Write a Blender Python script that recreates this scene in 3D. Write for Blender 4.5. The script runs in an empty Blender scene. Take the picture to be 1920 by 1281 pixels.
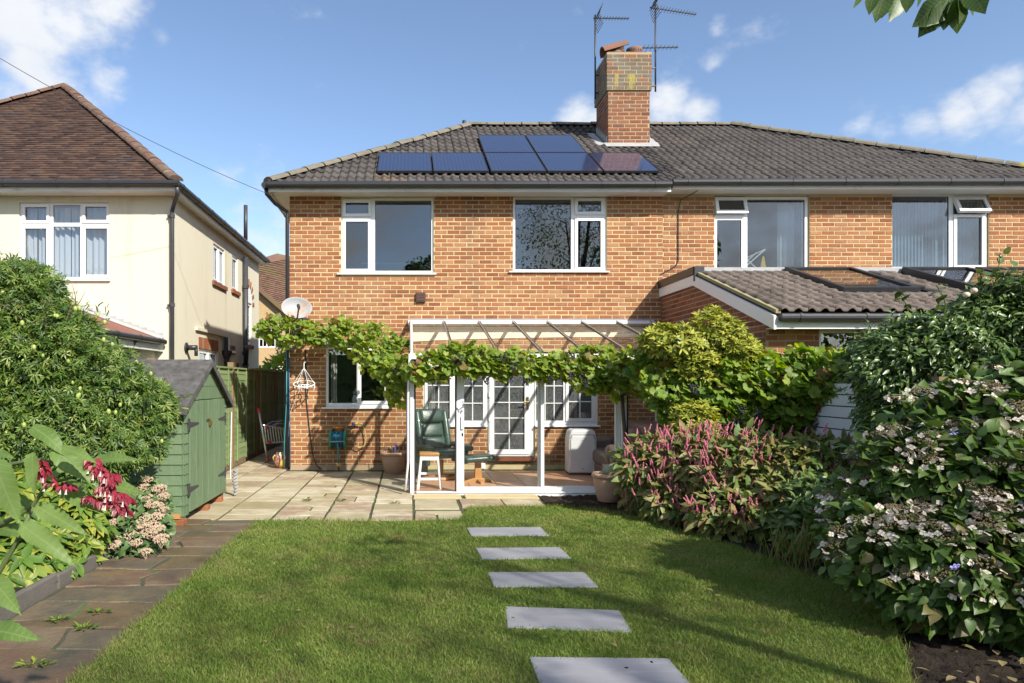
import bpy, bmesh, math, random
import numpy as np
from mathutils import Matrix, Vector
R = random.Random(7); rng = np.random.default_rng(7)
sc = bpy.context.scene; COL = sc.collection
rad = math.radians
# ------------------------------------------------------------------ camera, sky, sun, exposure
F = 1280.0; CX = 768.0; CY = 717.0; H = 1.55          # focal length in photo pixels, vanishing point, eye height
cam = bpy.data.cameras.new('camera'); co = bpy.data.objects.new('camera', cam); COL.objects.link(co)
co.location = (0, 0, H); co.rotation_euler = (rad(90), 0, 0)
cam.sensor_width = 36; cam.lens = 24; cam.shift_x = 0.1; cam.shift_y = (CY-640.5)/1920
cam.clip_start = 0.05; cam.clip_end = 3000
sc.camera = co
SUN_AZ, SUN_EL = rad(35), rad(36)                       # sun stands behind the camera, to its right
sdir = Vector((math.sin(SUN_AZ)*math.cos(SUN_EL), -math.cos(SUN_AZ)*math.cos(SUN_EL), math.sin(SUN_EL)))
sl = bpy.data.lights.new('sun', 'SUN'); sl.energy = 3.2; sl.angle = rad(0.9); sl.color = (1.0, 0.94, 0.84)
so = bpy.data.objects.new('sun', sl); COL.objects.link(so); so.rotation_euler = sdir.to_track_quat('Z', 'Y').to_euler(); so.location = (6, -9, 12)
sc.view_settings.view_transform = 'Standard'; sc.view_settings.look = 'None'
sc.view_settings.exposure = 1.2; sc.view_settings.gamma = 1; sc.view_settings.use_curve_mapping = False
sc.render.engine = 'CYCLES'
cy = sc.cycles; cy.max_bounces = 10; cy.transparent_max_bounces = 24; cy.diffuse_bounces = 4; cy.glossy_bounces = 4; cy.transmission_bounces = 6
cy.use_denoising = True; cy.caustics_reflective = False; cy.caustics_refractive = False
SKY_STRENGTH = 0.094
w = bpy.data.worlds.new('World'); sc.world = w; w.use_nodes = True
nt = w.node_tree; nt.nodes.clear()
def N(t, **k):
    n = nt.nodes.new(t)
    for a, v in k.items():
        if a.startswith('i_'):
            n.inputs[int(a[2:])].default_value = v
        else: setattr(n, a, v)
    return n
def L(a, b): nt.links.new(a, b)
def Mth(op, a, b=None, c=None):
    n = N('ShaderNodeMath', operation=op)
    for i, x in enumerate((a, b, c)):
        if x is None: continue
        if isinstance(x, (int, float)): n.inputs[i].default_value = x
        else: L(x, n.inputs[i])
    return n.outputs[0]
sky = N('ShaderNodeTexSky'); sky.sky_type = 'NISHITA'; sky.sun_disc = False
sky.sun_elevation = SUN_EL; sky.sun_rotation = rad(180)-SUN_AZ; sky.air_density = 0.85; sky.dust_density = 0.5; sky.ozone_density = 1.3
tc = N('ShaderNodeTexCoord'); D = tc.outputs['Generated']
mp = N('ShaderNodeMapping'); mp.inputs['Scale'].default_value = (3.2, 3.2, 5.2); L(D, mp.inputs['Vector'])
nz = N('ShaderNodeTexNoise'); nz.inputs['Scale'].default_value = 2.6; nz.inputs['Detail'].default_value = 9; nz.inputs['Roughness'].default_value = 0.58; L(mp.outputs[0], nz.inputs['Vector'])
nf = N('ShaderNodeTexNoise'); nf.inputs['Scale'].default_value = 9; nf.inputs['Detail'].default_value = 6; L(D, nf.inputs['Vector'])
# clouds stand in fixed directions of the sky: (direction through the photo's pixel, angular radius in px, weight)
CL = [(10,40,90,1.0),(70,120,95,1.0),(150,60,80,.95),(205,20,55,.9),(190,125,55,.9),(30,200,110,.9),(130,200,60,.7),(-120,120,170,.9),
      (300,72,22,.6),(430,335,45,.66),(395,360,40,.6),(490,320,35,.45),(1085,215,36,1.0),(1115,225,40,.9),(1250,195,48,1.0),(1300,200,40,.8),(1335,120,24,.55),(1340,155,20,.5),
      (1740,238,40,.8),(1800,215,45,1.0),(1860,185,48,1.0),(1905,150,50,.95),(1960,190,70,.9),(1600,235,34,.45),(1660,250,30,.42),(1480,70,18,.1),(470,430,110,.62),(420,470,60,.5),(530,440,60,.5),(1350,40,18,.4)]
mask = None
for px, py, r, wt in CL:
    d = Vector(((px-CX)/F, 1, (CY-py)/F)); ln = d.length; d.normalize()
    vd = N('ShaderNodeVectorMath', operation='DISTANCE'); L(D, vd.inputs[0]); vd.inputs[1].default_value = d
    s = r/F/ln
    q = Mth('MULTIPLY', vd.outputs['Value'], 1/s)
    q = Mth('MULTIPLY', Mth('POWER', 2.718, Mth('MULTIPLY', Mth('MULTIPLY', q, q), -0.7)), wt)
    mask = q if mask is None else Mth('MAXIMUM', mask, q)
sx = N('ShaderNodeSeparateXYZ'); L(D, sx.inputs[0])
# thicker cloud added behind the camera, to whiten the light in the shade
back = N('ShaderNodeMapRange'); L(sx.outputs['Y'], back.inputs['Value']); back.inputs[1].default_value = 0.35; back.inputs[2].default_value = 0.0; back.inputs[3].default_value = 0; back.inputs[4].default_value = 0.62
mask = Mth('MAXIMUM', mask, back.outputs[0])
dens = Mth('ADD', Mth('MULTIPLY_ADD', nz.outputs['Fac'], 2.3, -1.15), Mth('ADD', Mth('MULTIPLY', mask, 0.95), Mth('MULTIPLY_ADD', nf.outputs['Fac'], 1.0, -.5)))
mr = N('ShaderNodeMapRange'); mr.interpolation_type = 'SMOOTHSTEP'; L(dens, mr.inputs['Value']); mr.inputs[1].default_value = 0.30; mr.inputs[2].default_value = 1.05; mr.inputs[3].default_value = 0; mr.inputs[4].default_value = 0.93
cc = N('ShaderNodeMix'); cc.data_type = 'RGBA'; L(nf.outputs['Fac'], cc.inputs['Factor']); cc.inputs[6].default_value = (3.6, 3.8, 4.1, 1); cc.inputs[7].default_value = (5.2, 5.2, 5.2, 1)
mx = N('ShaderNodeMix'); mx.data_type = 'RGBA'; L(mr.outputs[0], mx.inputs['Factor']); L(sky.outputs[0], mx.inputs[6]); L(cc.outputs[2], mx.inputs[7])
bg = N('ShaderNodeBackground'); L(mx.outputs[2], bg.inputs[0]); bg.inputs[1].default_value = SKY_STRENGTH
wo = N('ShaderNodeOutputWorld'); L(bg.outputs[0], wo.inputs[0])

# ------------------------------------------------------------------ helpers
def P(px, py, Y): return Vector(((px-CX)*Y/F, Y, H-(py-CY)*Y/F))
def G(px, py, z=0.0):
    Y = F*(H-z)/(py-CY); return Vector(((px-CX)*Y/F, Y, z))
def XP(px, Y): return (px-CX)*Y/F
def ZP(py, Y): return H-(py-CY)*Y/F
def T3(x, y, z): return Matrix.Translation((x, y, z))
def RZ(a): return Matrix.Rotation(rad(a), 4, 'Z')
def RX(a): return Matrix.Rotation(rad(a), 4, 'X')
def RY(a): return Matrix.Rotation(rad(a), 4, 'Y')
def frame(x, y, z, o=(0,0,0)):
    m = Matrix.Identity(4)
    for i, c in enumerate((x, y, z)):
        for j in range(3): m[j][i] = c[j]
    for j in range(3): m[j][3] = o[j]
    return m
ID = Matrix.Identity(4)
class MB:
    def __init__(s, T=None): s.v = []; s.f = []; s.T = T
    def add(s, pts, faces, T=None):
        b = len(s.v); M = s.T if T is None else (T if s.T is None else s.T @ T)
        for p in pts:
            p = Vector(p); s.v.append(M @ p if M is not None else p)
        s.f += [tuple(i+b for i in f) for f in faces]
        return s
    def box(s, x0, y0, z0, x1, y1, z1, T=None):
        return s.add([(x0,y0,z0),(x1,y0,z0),(x1,y1,z0),(x0,y1,z0),(x0,y0,z1),(x1,y0,z1),(x1,y1,z1),(x0,y1,z1)],
              [(0,3,2,1),(4,5,6,7),(0,1,5,4),(1,2,6,5),(2,3,7,6),(3,0,4,7)], T)
    def bar(s, a, b, wx, wz, up=(0,0,1)):
        a = Vector(a); b = Vector(b); d = (b-a); l = d.length; d.normalize(); u = Vector(up)
        x = d.cross(u)
        if x.length < 1e-4: x = d.cross(Vector((1,0,0)))
        x.normalize(); z = x.cross(d)
        return s.box(-wx/2, 0, -wz/2, wx/2, l, wz/2, frame(x, d, z, a))
    def tube(s, pts, r, seg=8, caps=True):
        pts = [Vector(p) for p in pts]; n = len(pts); rs = r if isinstance(r, (list, tuple)) else [r]*n
        v = []; ref = None
        for i in range(n):
            d = (pts[min(i+1,n-1)]-pts[max(i-1,0)]).normalized()
            if ref is None: ref = d.orthogonal().normalized()
            x = (ref - d*ref.dot(d))
            x = x.normalized() if x.length > 1e-5 else d.orthogonal().normalized()
            ref = x; y = d.cross(x)
            for k in range(seg):
                a = 2*math.pi*k/seg; v.append(pts[i]+(x*math.cos(a)+y*math.sin(a))*rs[i])
        f = [(i*seg+k, i*seg+(k+1)%seg, (i+1)*seg+(k+1)%seg, (i+1)*seg+k) for i in range(n-1) for k in range(seg)]
        if caps: f += [tuple(range(seg-1,-1,-1)), tuple(range((n-1)*seg, n*seg))]
        return s.add(v, f)
    def lathe(s, prof, seg=24, T=None, sy=1.0):
        v = []; n = len(prof)
        for r, z in prof:
            for k in range(seg):
                a = 2*math.pi*k/seg; v.append((r*math.cos(a), r*sy*math.sin(a), z))
        f = [(i*seg+k, i*seg+(k+1)%seg, (i+1)*seg+(k+1)%seg, (i+1)*seg+k) for i in range(n-1) for k in range(seg)]
        return s.add(v, f, T)
    def ball(s, c, rx, ry=None, rz=None, seg=10, rings=6):
        ry = ry or rx; rz = rz or rx
        prof = [(max(1e-4, math.sin(math.pi*i/rings)), -math.cos(math.pi*i/rings)) for i in range(rings+1)]
        return s.lathe(prof, seg, T3(*c) @ Matrix.Diagonal((rx, ry, rz, 1)))
    def prism(s, poly, vec):
        n = len(poly); vec = Vector(vec); a = [Vector(p) for p in poly]; v = a+[p+vec for p in a]
        return s.add(v, [tuple(range(n-1,-1,-1)), tuple(range(n, 2*n))]+[(i,(i+1)%n,n+(i+1)%n,n+i) for i in range(n)])
    def quad(s, a, b, c, d): return s.add([a,b,c,d], [(0,1,2,3)])
    def slab(s, T, u0, u1, v0, v1, w0, w1, holes=()):
        us = sorted({u0,u1,*[min(max(h[i],u0),u1) for h in holes for i in (0,2)]}); vs = sorted({v0,v1,*[min(max(h[i],v0),v1) for h in holes for i in (1,3)]})
        nu, nv = len(us)-1, len(vs)-1
        def solid(i, j):
            if i<0 or j<0 or i>=nu or j>=nv: return False
            cu, cv = (us[i]+us[i+1])/2, (vs[j]+vs[j+1])/2
            return not any(h[0]<cu<h[2] and h[1]<cv<h[3] for h in holes)
        for i in range(nu):
            for j in range(nv):
                if not solid(i,j): continue
                a,b,c,d = us[i],us[i+1],vs[j],vs[j+1]
                q = [[(a,w0,c),(b,w0,c),(b,w0,d),(a,w0,d)],[(b,w1,c),(a,w1,c),(a,w1,d),(b,w1,d)]]
                if not solid(i-1,j): q.append([(a,w1,c),(a,w0,c),(a,w0,d),(a,w1,d)])
                if not solid(i+1,j): q.append([(b,w0,c),(b,w1,c),(b,w1,d),(b,w0,d)])
                if not solid(i,j-1): q.append([(a,w1,c),(b,w1,c),(b,w0,c),(a,w0,c)])
                if not solid(i,j+1): q.append([(a,w0,d),(b,w0,d),(b,w1,d),(a,w1,d)])
                for k in q: s.add(k, [(0,1,2,3)], T)
        return s
    def mesh(s, name, smooth=False):
        me = bpy.data.meshes.new(name); me.from_pydata([tuple(p) for p in s.v], [], s.f); me.update()
        if smooth: me.shade_smooth()
        return me
WMAT = {}                                    # object name -> world matrix (kept by hand: no depsgraph needed)
def link(o, parent=None, world=None):
    COL.objects.link(o)
    Wm = world if world is not None else ID
    if parent is not None:
        o.parent = parent; o.matrix_parent_inverse = WMAT[parent.name].inverted()
    o.matrix_basis = Wm; WMAT[o.name] = Wm.copy()
    return o
def tag(o, label=None, cat=None, group=None, kind=None):
    if label: o['label'] = label
    if cat: o['category'] = cat
    if group: o['group'] = group
    if kind: o['kind'] = kind
    return o
def thing(name, label, cat, loc=(0,0,0), group=None):
    o = bpy.data.objects.new(name, None); o.empty_display_size = .1
    link(o, None, T3(*loc)); return tag(o, label, cat, group)
def obj(name, mb, m, parent=None, smooth=False, bev=0, seg=2, kind=None, world=None, label=None):
    me = mb if isinstance(mb, bpy.types.Mesh) else mb.mesh(name, smooth)
    if m is not None and not me.materials: me.materials.append(m)
    o = bpy.data.objects.new(name, me)
    if bev:
        b = o.modifiers.new('bevel', 'BEVEL'); b.width = bev; b.segments = seg; b.limit_method = 'ANGLE'; b.angle_limit = rad(40); b.harden_normals = False
    return tag(link(o, parent, world), label, kind=kind)
def npmesh(name, V, T, m, smooth=False):
    me = bpy.data.meshes.new(name); V = np.asarray(V, np.float32); T = np.asarray(T, np.int32)
    me.vertices.add(len(V)); me.vertices.foreach_set('co', V.ravel())
    me.loops.add(T.size); me.loops.foreach_set('vertex_index', T.ravel())
    me.polygons.add(len(T)); me.polygons.foreach_set('loop_start', np.arange(0, T.size, T.shape[1], dtype=np.int32))
    me.update(calc_edges=True); me.materials.append(m)
    if smooth: me.shade_smooth()
    return me
def copy_tree(o, world, parent=None):
    """copy a thing with its parts; world = rigid matrix applied in world space"""
    c = o.copy(); COL.objects.link(c); Wn = world @ WMAT[o.name]; WMAT[c.name] = Wn
    if parent is not None:
        c.parent = parent; c.matrix_parent_inverse = WMAT[parent.name].inverted()
    c.matrix_basis = Wn
    for ch in o.children: copy_tree(ch, world, c)
    return c

# ------------------------------------------------------------------ materials
def newmat(name):
    global nt
    m = bpy.data.materials.new(name); m.use_nodes = True; nt = m.node_tree; nt.nodes.clear(); return m
def rnd_node():
    g = N('ShaderNodeNewGeometry'); o = N('ShaderNodeObjectInfo')
    return Mth('FRACT', Mth('ADD', g.outputs['Random Per Island'], Mth('MULTIPLY', o.outputs['Random'], 7.31))), g
def ramp(fac, cols):
    r = N('ShaderNodeValToRGB'); e = r.color_ramp.elements
    while len(e) < len(cols): e.new(.5)
    for i, c in enumerate(cols):
        e[i].position = i/(len(cols)-1) if len(cols) > 1 else 0; e[i].color = (*c, 1)
    L(fac, r.inputs[0]); return r.outputs[0]
def noise(vec, scale, detail=4, rough=.55, stretch=None):
    if stretch:
        mpp = N('ShaderNodeMapping'); mpp.inputs['Scale'].default_value = stretch; L(vec, mpp.inputs['Vector']); vec = mpp.outputs[0]
    n = N('ShaderNodeTexNoise'); n.inputs['Scale'].default_value = scale; n.inputs['Detail'].default_value = detail; n.inputs['Roughness'].default_value = rough
    L(vec, n.inputs['Vector']); return n.outputs['Fac']
def mat(name, cols, rough=.6, isl=.9, nzv=.25, ns=6, bump=0, bs=60, metal=0, spec=.5, coat=0, stain=None, stretch=None, transl=0, sheen=0, rv=0, vein=0):
    """cols picked along a ramp by a value random per piece plus noise; stain = [(colour, scale, lo, hi, stretch)]"""
    m = newmat(name); r, g = rnd_node(); pos = g.outputs['Position']
    n1 = noise(pos, ns, 5, .6, stretch)
    fac = Mth('ADD', Mth('MULTIPLY_ADD', r, isl, .5-isl/2), Mth('MULTIPLY', Mth('SUBTRACT', n1, .5), nzv*3))
    c = ramp(fac, cols if len(cols) > 1 else [cols[0], cols[0]])
    for col, s_, lo, hi, st in (stain or []):
        k = noise(pos, s_, 6, .65, st); q = N('ShaderNodeMapRange'); L(k, q.inputs['Value']); q.inputs[1].default_value = lo; q.inputs[2].default_value = hi
        x = N('ShaderNodeMix'); x.data_type = 'RGBA'; L(q.outputs[0], x.inputs['Factor']); L(c, x.inputs[6]); x.inputs[7].default_value = (*col, 1); c = x.outputs[2]
    if vein:      # midrib and side veins in the leaf's own coordinates
        t_ = N('ShaderNodeTexCoord'); s_ = N('ShaderNodeSeparateXYZ'); L(t_.outputs['Object'], s_.inputs[0])
        ax = Mth('ABSOLUTE', s_.outputs[0]); rib = Mth('LESS_THAN', ax, .010)
        sv_ = Mth('LESS_THAN', Mth('ABSOLUTE', Mth('SUBTRACT', Mth('FRACT', Mth('MULTIPLY', Mth('SUBTRACT', s_.outputs[1], Mth('MULTIPLY', ax, .8)), 9.0)), .5)), .05)
        x = N('ShaderNodeMix'); x.data_type = 'RGBA'; L(Mth('MULTIPLY', Mth('MAXIMUM', rib, sv_), .4), x.inputs['Factor']); L(c, x.inputs[6]); x.inputs[7].default_value = (.30,.38,.14,1); c = x.outputs[2]
    b = N('ShaderNodeBsdfPrincipled'); L(c, b.inputs['Base Color']); b.inputs['Metallic'].default_value = metal
    b.inputs['Specular IOR Level'].default_value = spec; b.inputs['Coat Weight'].default_value = coat
    if rv: L(Mth('MULTIPLY_ADD', n1, rv, rough-rv/2), b.inputs['Roughness'])
    else: b.inputs['Roughness'].default_value = rough
    if bump:
        bp = N('ShaderNodeBump'); bp.inputs['Strength'].default_value = min(1, bump); bp.inputs['Distance'].default_value = .01*max(1, bump)
        L(noise(pos, bs, 6, .65, stretch), bp.inputs['Height']); L(bp.outputs[0], b.inputs['Normal'])
    out = b.outputs[0]
    if transl:
        tl = N('ShaderNodeBsdfTranslucent'); hs = N('ShaderNodeHueSaturation'); hs.inputs['Saturation'].default_value = 1.15; hs.inputs['Value'].default_value = 1.35; hs.inputs['Hue'].default_value = .488
        L(c, hs.inputs['Color']); L(hs.outputs[0], tl.inputs[0]); ms = N('ShaderNodeMixShader'); ms.inputs[0].default_value = transl
        L(b.outputs[0], ms.inputs[1]); L(tl.outputs[0], ms.inputs[2]); out = ms.outputs[0]
    o = N('ShaderNodeOutputMaterial'); L(out, o.inputs[0]); return m
def glass(name, tint=(.9,.93,.92), refl=.12, rough=.0, fm=1.2, dirt=0, dirtcol=(.6,.6,.55), ds=3):
    m = newmat(name)
    tr = N('ShaderNodeBsdfTransparent'); tr.inputs[0].default_value = (*tint, 1)
    gl = N('ShaderNodeBsdfGlossy'); gl.inputs['Roughness'].default_value = rough; gl.inputs[0].default_value = (1,1,1,1)
    g = N('ShaderNodeNewGeometry')
    bp = N('ShaderNodeBump'); bp.inputs['Strength'].default_value = .02; bp.inputs['Distance'].default_value = .02; L(noise(g.outputs['Position'], 1.3, 1), bp.inputs['Height']); L(bp.outputs[0], gl.inputs['Normal'])
    f = N('ShaderNodeFresnel'); L(Mth('MULTIPLY_ADD', g.outputs['Backfacing'], 1/1.5-1.5, 1.5), f.inputs[0])
    fac = Mth('MINIMUM', Mth('ADD', Mth('MULTIPLY', f.outputs[0], fm), refl), 1.0)
    ms = N('ShaderNodeMixShader'); L(fac, ms.inputs[0]); L(tr.outputs[0], ms.inputs[1]); L(gl.outputs[0], ms.inputs[2]); out = ms.outputs[0]
    if dirt:
        df = N('ShaderNodeBsdfDiffuse'); df.inputs[0].default_value = (*dirtcol, 1)
        q = N('ShaderNodeMapRange'); L(noise(g.outputs['Position'], ds, 7, .7), q.inputs['Value']); q.inputs[1].default_value = .45; q.inputs[2].default_value = .75; q.inputs[3].default_value = 0; q.inputs[4].default_value = dirt
        m2 = N('ShaderNodeMixShader'); L(q.outputs[0], m2.inputs[0]); L(out, m2.inputs[1]); L(df.outputs[0], m2.inputs[2]); out = m2.outputs[0]
    o = N('ShaderNodeOutputMaterial'); L(out, o.inputs[0]); return m
A = {}
A['brick'] = mat('brick', [(.20,.075,.040),(.31,.120,.055),(.345,.145,.066),(.25,.098,.052),(.40,.21,.108),(.29,.108,.051)], .85, .9, .12, 9, .5, 90, spec=.2, stain=[((.38,.24,.145),.9,.55,.88,(1,1,.6)),((.17,.105,.075),.7,.60,.85,(1.6,1,.35)),((.52,.44,.34),5,.70,.78,None)])
A['brick_dark'] = mat('brick_dark', [(.17,.06,.035),(.27,.085,.045),(.34,.12,.06),(.20,.085,.06),(.31,.15,.09)], .85, .9, .12, 9, .5, 90, spec=.2)
A['brick_grey'] = mat('brick_weathered', [(.19,.085,.05),(.27,.115,.06),(.15,.095,.07),(.14,.12,.095)], .9, .9, .2, 9, .6, 80, spec=.2, stain=[((.16,.155,.125),2.4,.40,.56,None),((.40,.35,.04),4.2,.55,.66,(1.4,1.4,.4))])
A['brick_chim'] = mat('brick_chimney', [(.13,.055,.035),(.20,.08,.042),(.25,.105,.055),(.165,.075,.05),(.27,.14,.08)], .88, .95, .15, 9, .5, 80, spec=.2, stain=[((.20,.16,.12),2.0,.56,.8,None)])
A['mortar'] = mat('mortar', [(.46,.365,.19),(.55,.45,.255),(.50,.405,.25)], .95, .0, .4, 3, .4, 120, spec=.1, stain=[((.30,.24,.17),1.3,.58,.8,None)])
A['mortar_dark'] = mat('mortar_dark', [(.36,.27,.18),(.45,.34,.22)], .95, 0, .4, 4, .3, 100, spec=.1)
A['upvc'] = mat('white_upvc', [(.76,.77,.78),(.82,.82,.82)], .32, 0, .2, 2, spec=.5)
A['upvc_dirty'] = mat('white_weathered', [(.62,.62,.58),(.76,.76,.74),(.80,.80,.79)], .45, 0, .4, 5, .1, 40, stain=[((.40,.39,.33),7,.6,.8,(1,1,.3))])
A['fascia'] = mat('fascia_paint', [(.60,.60,.56),(.72,.72,.69)], .5, 0, .35, 2.5, stain=[((.33,.33,.28),3.5,.58,.8,(.6,1,1))])
A['black'] = mat('black_plastic', [(.018,.019,.022),(.035,.036,.04)], .38, 0, .3, 6, .1, 40)
A['grey_pipe'] = mat('dark_pipe', [(.035,.036,.04),(.06,.06,.065)], .45, 0, .3, 6)
A['tile'] = mat('concrete_tile', [(.045,.040,.038),(.07,.061,.057),(.088,.077,.072),(.058,.049,.045)], .72, .8, .18, 5, .7, 60, spec=.35, stain=[((.13,.085,.055),1.1,.60,.76,None),((.24,.22,.17),7,.66,.76,None),((.025,.023,.024),2.6,.58,.80,None),((.20,.18,.03),3.3,.70,.74,None)])
A['tile_ext'] = mat('tile_brown', [(.11,.088,.076),(.145,.118,.102),(.175,.145,.125)], .85, .7, .18, 5, .6, 60, spec=.25, stain=[((.055,.047,.04),2,.55,.8,None),((.25,.22,.17),8,.66,.78,None)])
A['hip'] = mat('hip_mortared', [(.15,.135,.105),(.20,.18,.14),(.17,.15,.12)], .9, .6, .3, 6, 1, 40, spec=.2, stain=[((.11,.11,.07),3.2,.5,.68,None),((.36,.33,.03),3.0,.64,.70,None),((.40,.385,.34),8,.62,.75,None)])
A['clay'] = mat('clay_tile', [(.036,.023,.020),(.052,.031,.025),(.07,.040,.030),(.10,.060,.042),(.048,.035,.032)], .82, .85, .15, 4, .5, 70, spec=.25, stain=[((.15,.085,.052),.55,.60,.8,None),((.30,.27,.24),14,.70,.74,(1,1,1)),((.055,.05,.052),1.2,.56,.8,None),((.12,.12,.03),1.0,.68,.8,None)])
A['clay_far'] = mat('clay_far', [(.13,.07,.055),(.18,.10,.07),(.22,.13,.09)], .85, .85, .2, 2, .4, 30, spec=.2, stain=[((.16,.15,.05),.35,.5,.65,None)])
A['clay_hip'] = mat('clay_hip', [(.11,.065,.048),(.15,.09,.066),(.14,.10,.078)], .85, .7, .3, 6, .8, 40, spec=.2, stain=[((.36,.34,.28),5,.58,.72,None),((.13,.12,.06),4,.58,.75,None)])
A['render'] = mat('cream_render', [(.64,.60,.465),(.69,.655,.525)], .85, 0, .3, 1.2, .25, 90, spec=.2, stain=[((.51,.47,.35),1.2,.55,.85,(3,3,.35)),((.42,.39,.30),3.0,.66,.9,(2.5,2.5,.25))])
A['pebble'] = mat('pebbledash', [(.36,.25,.13),(.50,.36,.20),(.42,.30,.16)], .95, 0, .5, 9, 1.2, 60, spec=.1)
A['lead'] = mat('lead', [(.26,.27,.285),(.36,.37,.38)], .55, 0, .5, 5, .4, 20, metal=.2)
A['leadlight'] = mat('lead_light', [(.30,.30,.305),(.42,.42,.41)], .55, 0, .5, 6, .5, 20)
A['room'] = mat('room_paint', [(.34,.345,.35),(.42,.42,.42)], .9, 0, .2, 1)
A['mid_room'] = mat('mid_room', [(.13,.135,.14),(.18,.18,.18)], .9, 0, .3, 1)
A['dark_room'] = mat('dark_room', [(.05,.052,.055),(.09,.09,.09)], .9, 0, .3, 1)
A['curtain'] = mat('curtain', [(.78,.78,.79),(.85,.85,.85)], .9, 0, .2, 2, transl=.25)
A['curtain_cream'] = mat('curtain_cream', [(.58,.54,.44),(.66,.62,.52)], .9, 0, .2, 2)
A['blind'] = mat('vertical_blind', [(.14,.23,.29),(.20,.30,.36)], .8, .6, .2, 2)
A['board'] = mat('cream_board', [(.82,.76,.58),(.86,.82,.68)], .7, 0, .4, 3, .2, 20, stain=[((.70,.55,.32),4,.6,.75,(1,1,4))])
A['green_wood'] = mat('green_shed_paint', [(.115,.18,.095),(.14,.21,.115),(.165,.24,.135)], .6, .6, .3, 4, .5, 60, stretch=(6,6,1), spec=.3, stain=[((.26,.31,.21),4,.58,.80,(4,4,.5)),((.06,.10,.05),2.5,.58,.78,(5,5,.6))])
A['fence'] = mat('green_fence_stain', [(.17,.23,.10),(.21,.28,.125),(.25,.32,.15)], .8, .8, .3, 5, .5, 50, stretch=(1,1,5), spec=.2)
A['post'] = mat('timber_post', [(.20,.135,.075),(.27,.19,.11)], .85, .4, .4, 5, .5, 40, stretch=(6,6,.6), spec=.2)
A['felt'] = mat('roof_felt', [(.06,.056,.056),(.11,.105,.102),(.16,.152,.145)], .95, 0, .7, 9, 1, 160, spec=.15)
A['iron'] = mat('black_iron', [(.03,.03,.035),(.06,.06,.065)], .55, 0, .4, 10)
A['alu'] = mat('aluminium', [(.55,.56,.58),(.66,.67,.68)], .35, 0, .3, 4, metal=.85)
A['slat'] = mat('grey_white_slat', [(.56,.58,.62),(.64,.66,.70)], .6, .5, .2, 3, .2, 40)
A['slab'] = mat('sandstone_slab', [(.33,.28,.175),(.42,.37,.245),(.38,.31,.20),(.53,.475,.35),(.31,.22,.15),(.47,.42,.30)], .8, .95, .25, 3.0, .5, 40, spec=.25, stain=[((.25,.20,.095),1.3,.50,.75,None),((.56,.52,.44),2.6,.6,.85,None),((.15,.13,.085),4,.64,.84,None)])
A['flag'] = mat('crazy_paving', [(.11,.082,.045),(.145,.108,.062),(.145,.088,.06),(.175,.135,.088),(.12,.10,.07)], .5, .95, .4, 3.0, .9, 30, spec=.4, rv=.35, stain=[((.25,.19,.085),1.3,.56,.76,None),((.075,.07,.06),2.2,.5,.72,None),((.23,.12,.08),.8,.64,.78,None)])
A['joint'] = mat('paving_joint', [(.045,.045,.028),(.085,.078,.045)], .95, 0, .6, 12, .6, 60, stain=[((.07,.13,.03),1.8,.50,.62,None)])
A['kerb'] = mat('concrete_edging', [(.10,.092,.078),(.155,.14,.12)], .9, .5, .5, 6, .6, 40)
A['porcelain'] = mat('grey_stone', [(.27,.27,.295),(.33,.33,.355)], .35, .4, .5, 4, .1, 40, stretch=(2,14,2), spec=.45, stain=[((.42,.42,.44),2,.52,.8,(.8,5,1)),((.20,.20,.20),2.6,.58,.82,None)])
A['terracotta_tile'] = mat('terracotta_floor', [(.48,.24,.135),(.55,.31,.19),(.50,.27,.16)], .4, .9, .25, 4, .15, 20)
A['terracotta'] = mat('terracotta', [(.48,.28,.18),(.55,.35,.24)], .8, .5, .4, 5, .3, 50, stain=[((.55,.42,.32),3,.55,.75,(1,1,2))])
A['pot_red'] = mat('chimney_pot', [(.20,.085,.055),(.26,.12,.08)], .88, .5, .3, 6, .3, 40, stain=[((.13,.115,.10),4,.48,.68,None)])
A['soil'] = mat('soil', [(.018,.013,.010),(.035,.026,.02),(.05,.037,.028)], .95, .3, .7, 14, 2, 45, spec=.15)
A['earth'] = mat('ground', [(.05,.055,.025),(.08,.08,.04)], .95, 0, .6, 2, .5, 20)
A['turf'] = mat('lawn_turf', [(.08,.105,.03),(.12,.135,.045),(.14,.13,.06)], .95, 0, .6, 5, 1, 80, spec=.1)
A['leather_green'] = mat('green_leather', [(.022,.052,.04),(.04,.08,.062)], .33, .3, .4, 7, .35, 22, coat=.1)
A['leather_brown'] = mat('brown_leather', [(.13,.09,.075),(.175,.125,.105)], .42, .3, .3, 6, .3, 25)
A['wood'] = mat('honey_wood', [(.42,.20,.06),(.54,.28,.10)], .42, .4, .4, 6, .2, 40, stretch=(1,8,8))
A['white'] = mat('white_paint', [(.76,.76,.75),(.83,.83,.82)], .4, 0, .2, 4)
A['ac'] = mat('appliance_white', [(.66,.67,.69),(.70,.71,.72)], .35, 0, .2, 2)
A['grey'] = mat('grey_plastic', [(.30,.31,.33),(.36,.37,.38)], .45, 0, .2, 4)
A['brass'] = mat('brass', [(.48,.34,.12)], .3, 0, 0, metal=.9)
A['reel'] = mat('reel_green', [(.02,.22,.12),(.03,.28,.16)], .4, 0, .2, 5)
A['hose_blue'] = mat('hose_blue', [(.015,.10,.20),(.02,.15,.26)], .4, .5, .3, 8)
A['hose_cyan'] = mat('hose_cyan', [(.025,.24,.30)], .4, 0, 0)
A['hose_purple'] = mat('hose_purple', [(.10,.08,.25)], .4, 0, 0)
A['hose_tan'] = mat('hose_tan', [(.50,.36,.16)], .5, 0, 0)
A['yellow'] = mat('yellow_plastic', [(.75,.48,.02)], .4, 0, 0)
A['red'] = mat('red_plastic', [(.55,.03,.04)], .4, 0, 0)
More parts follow.
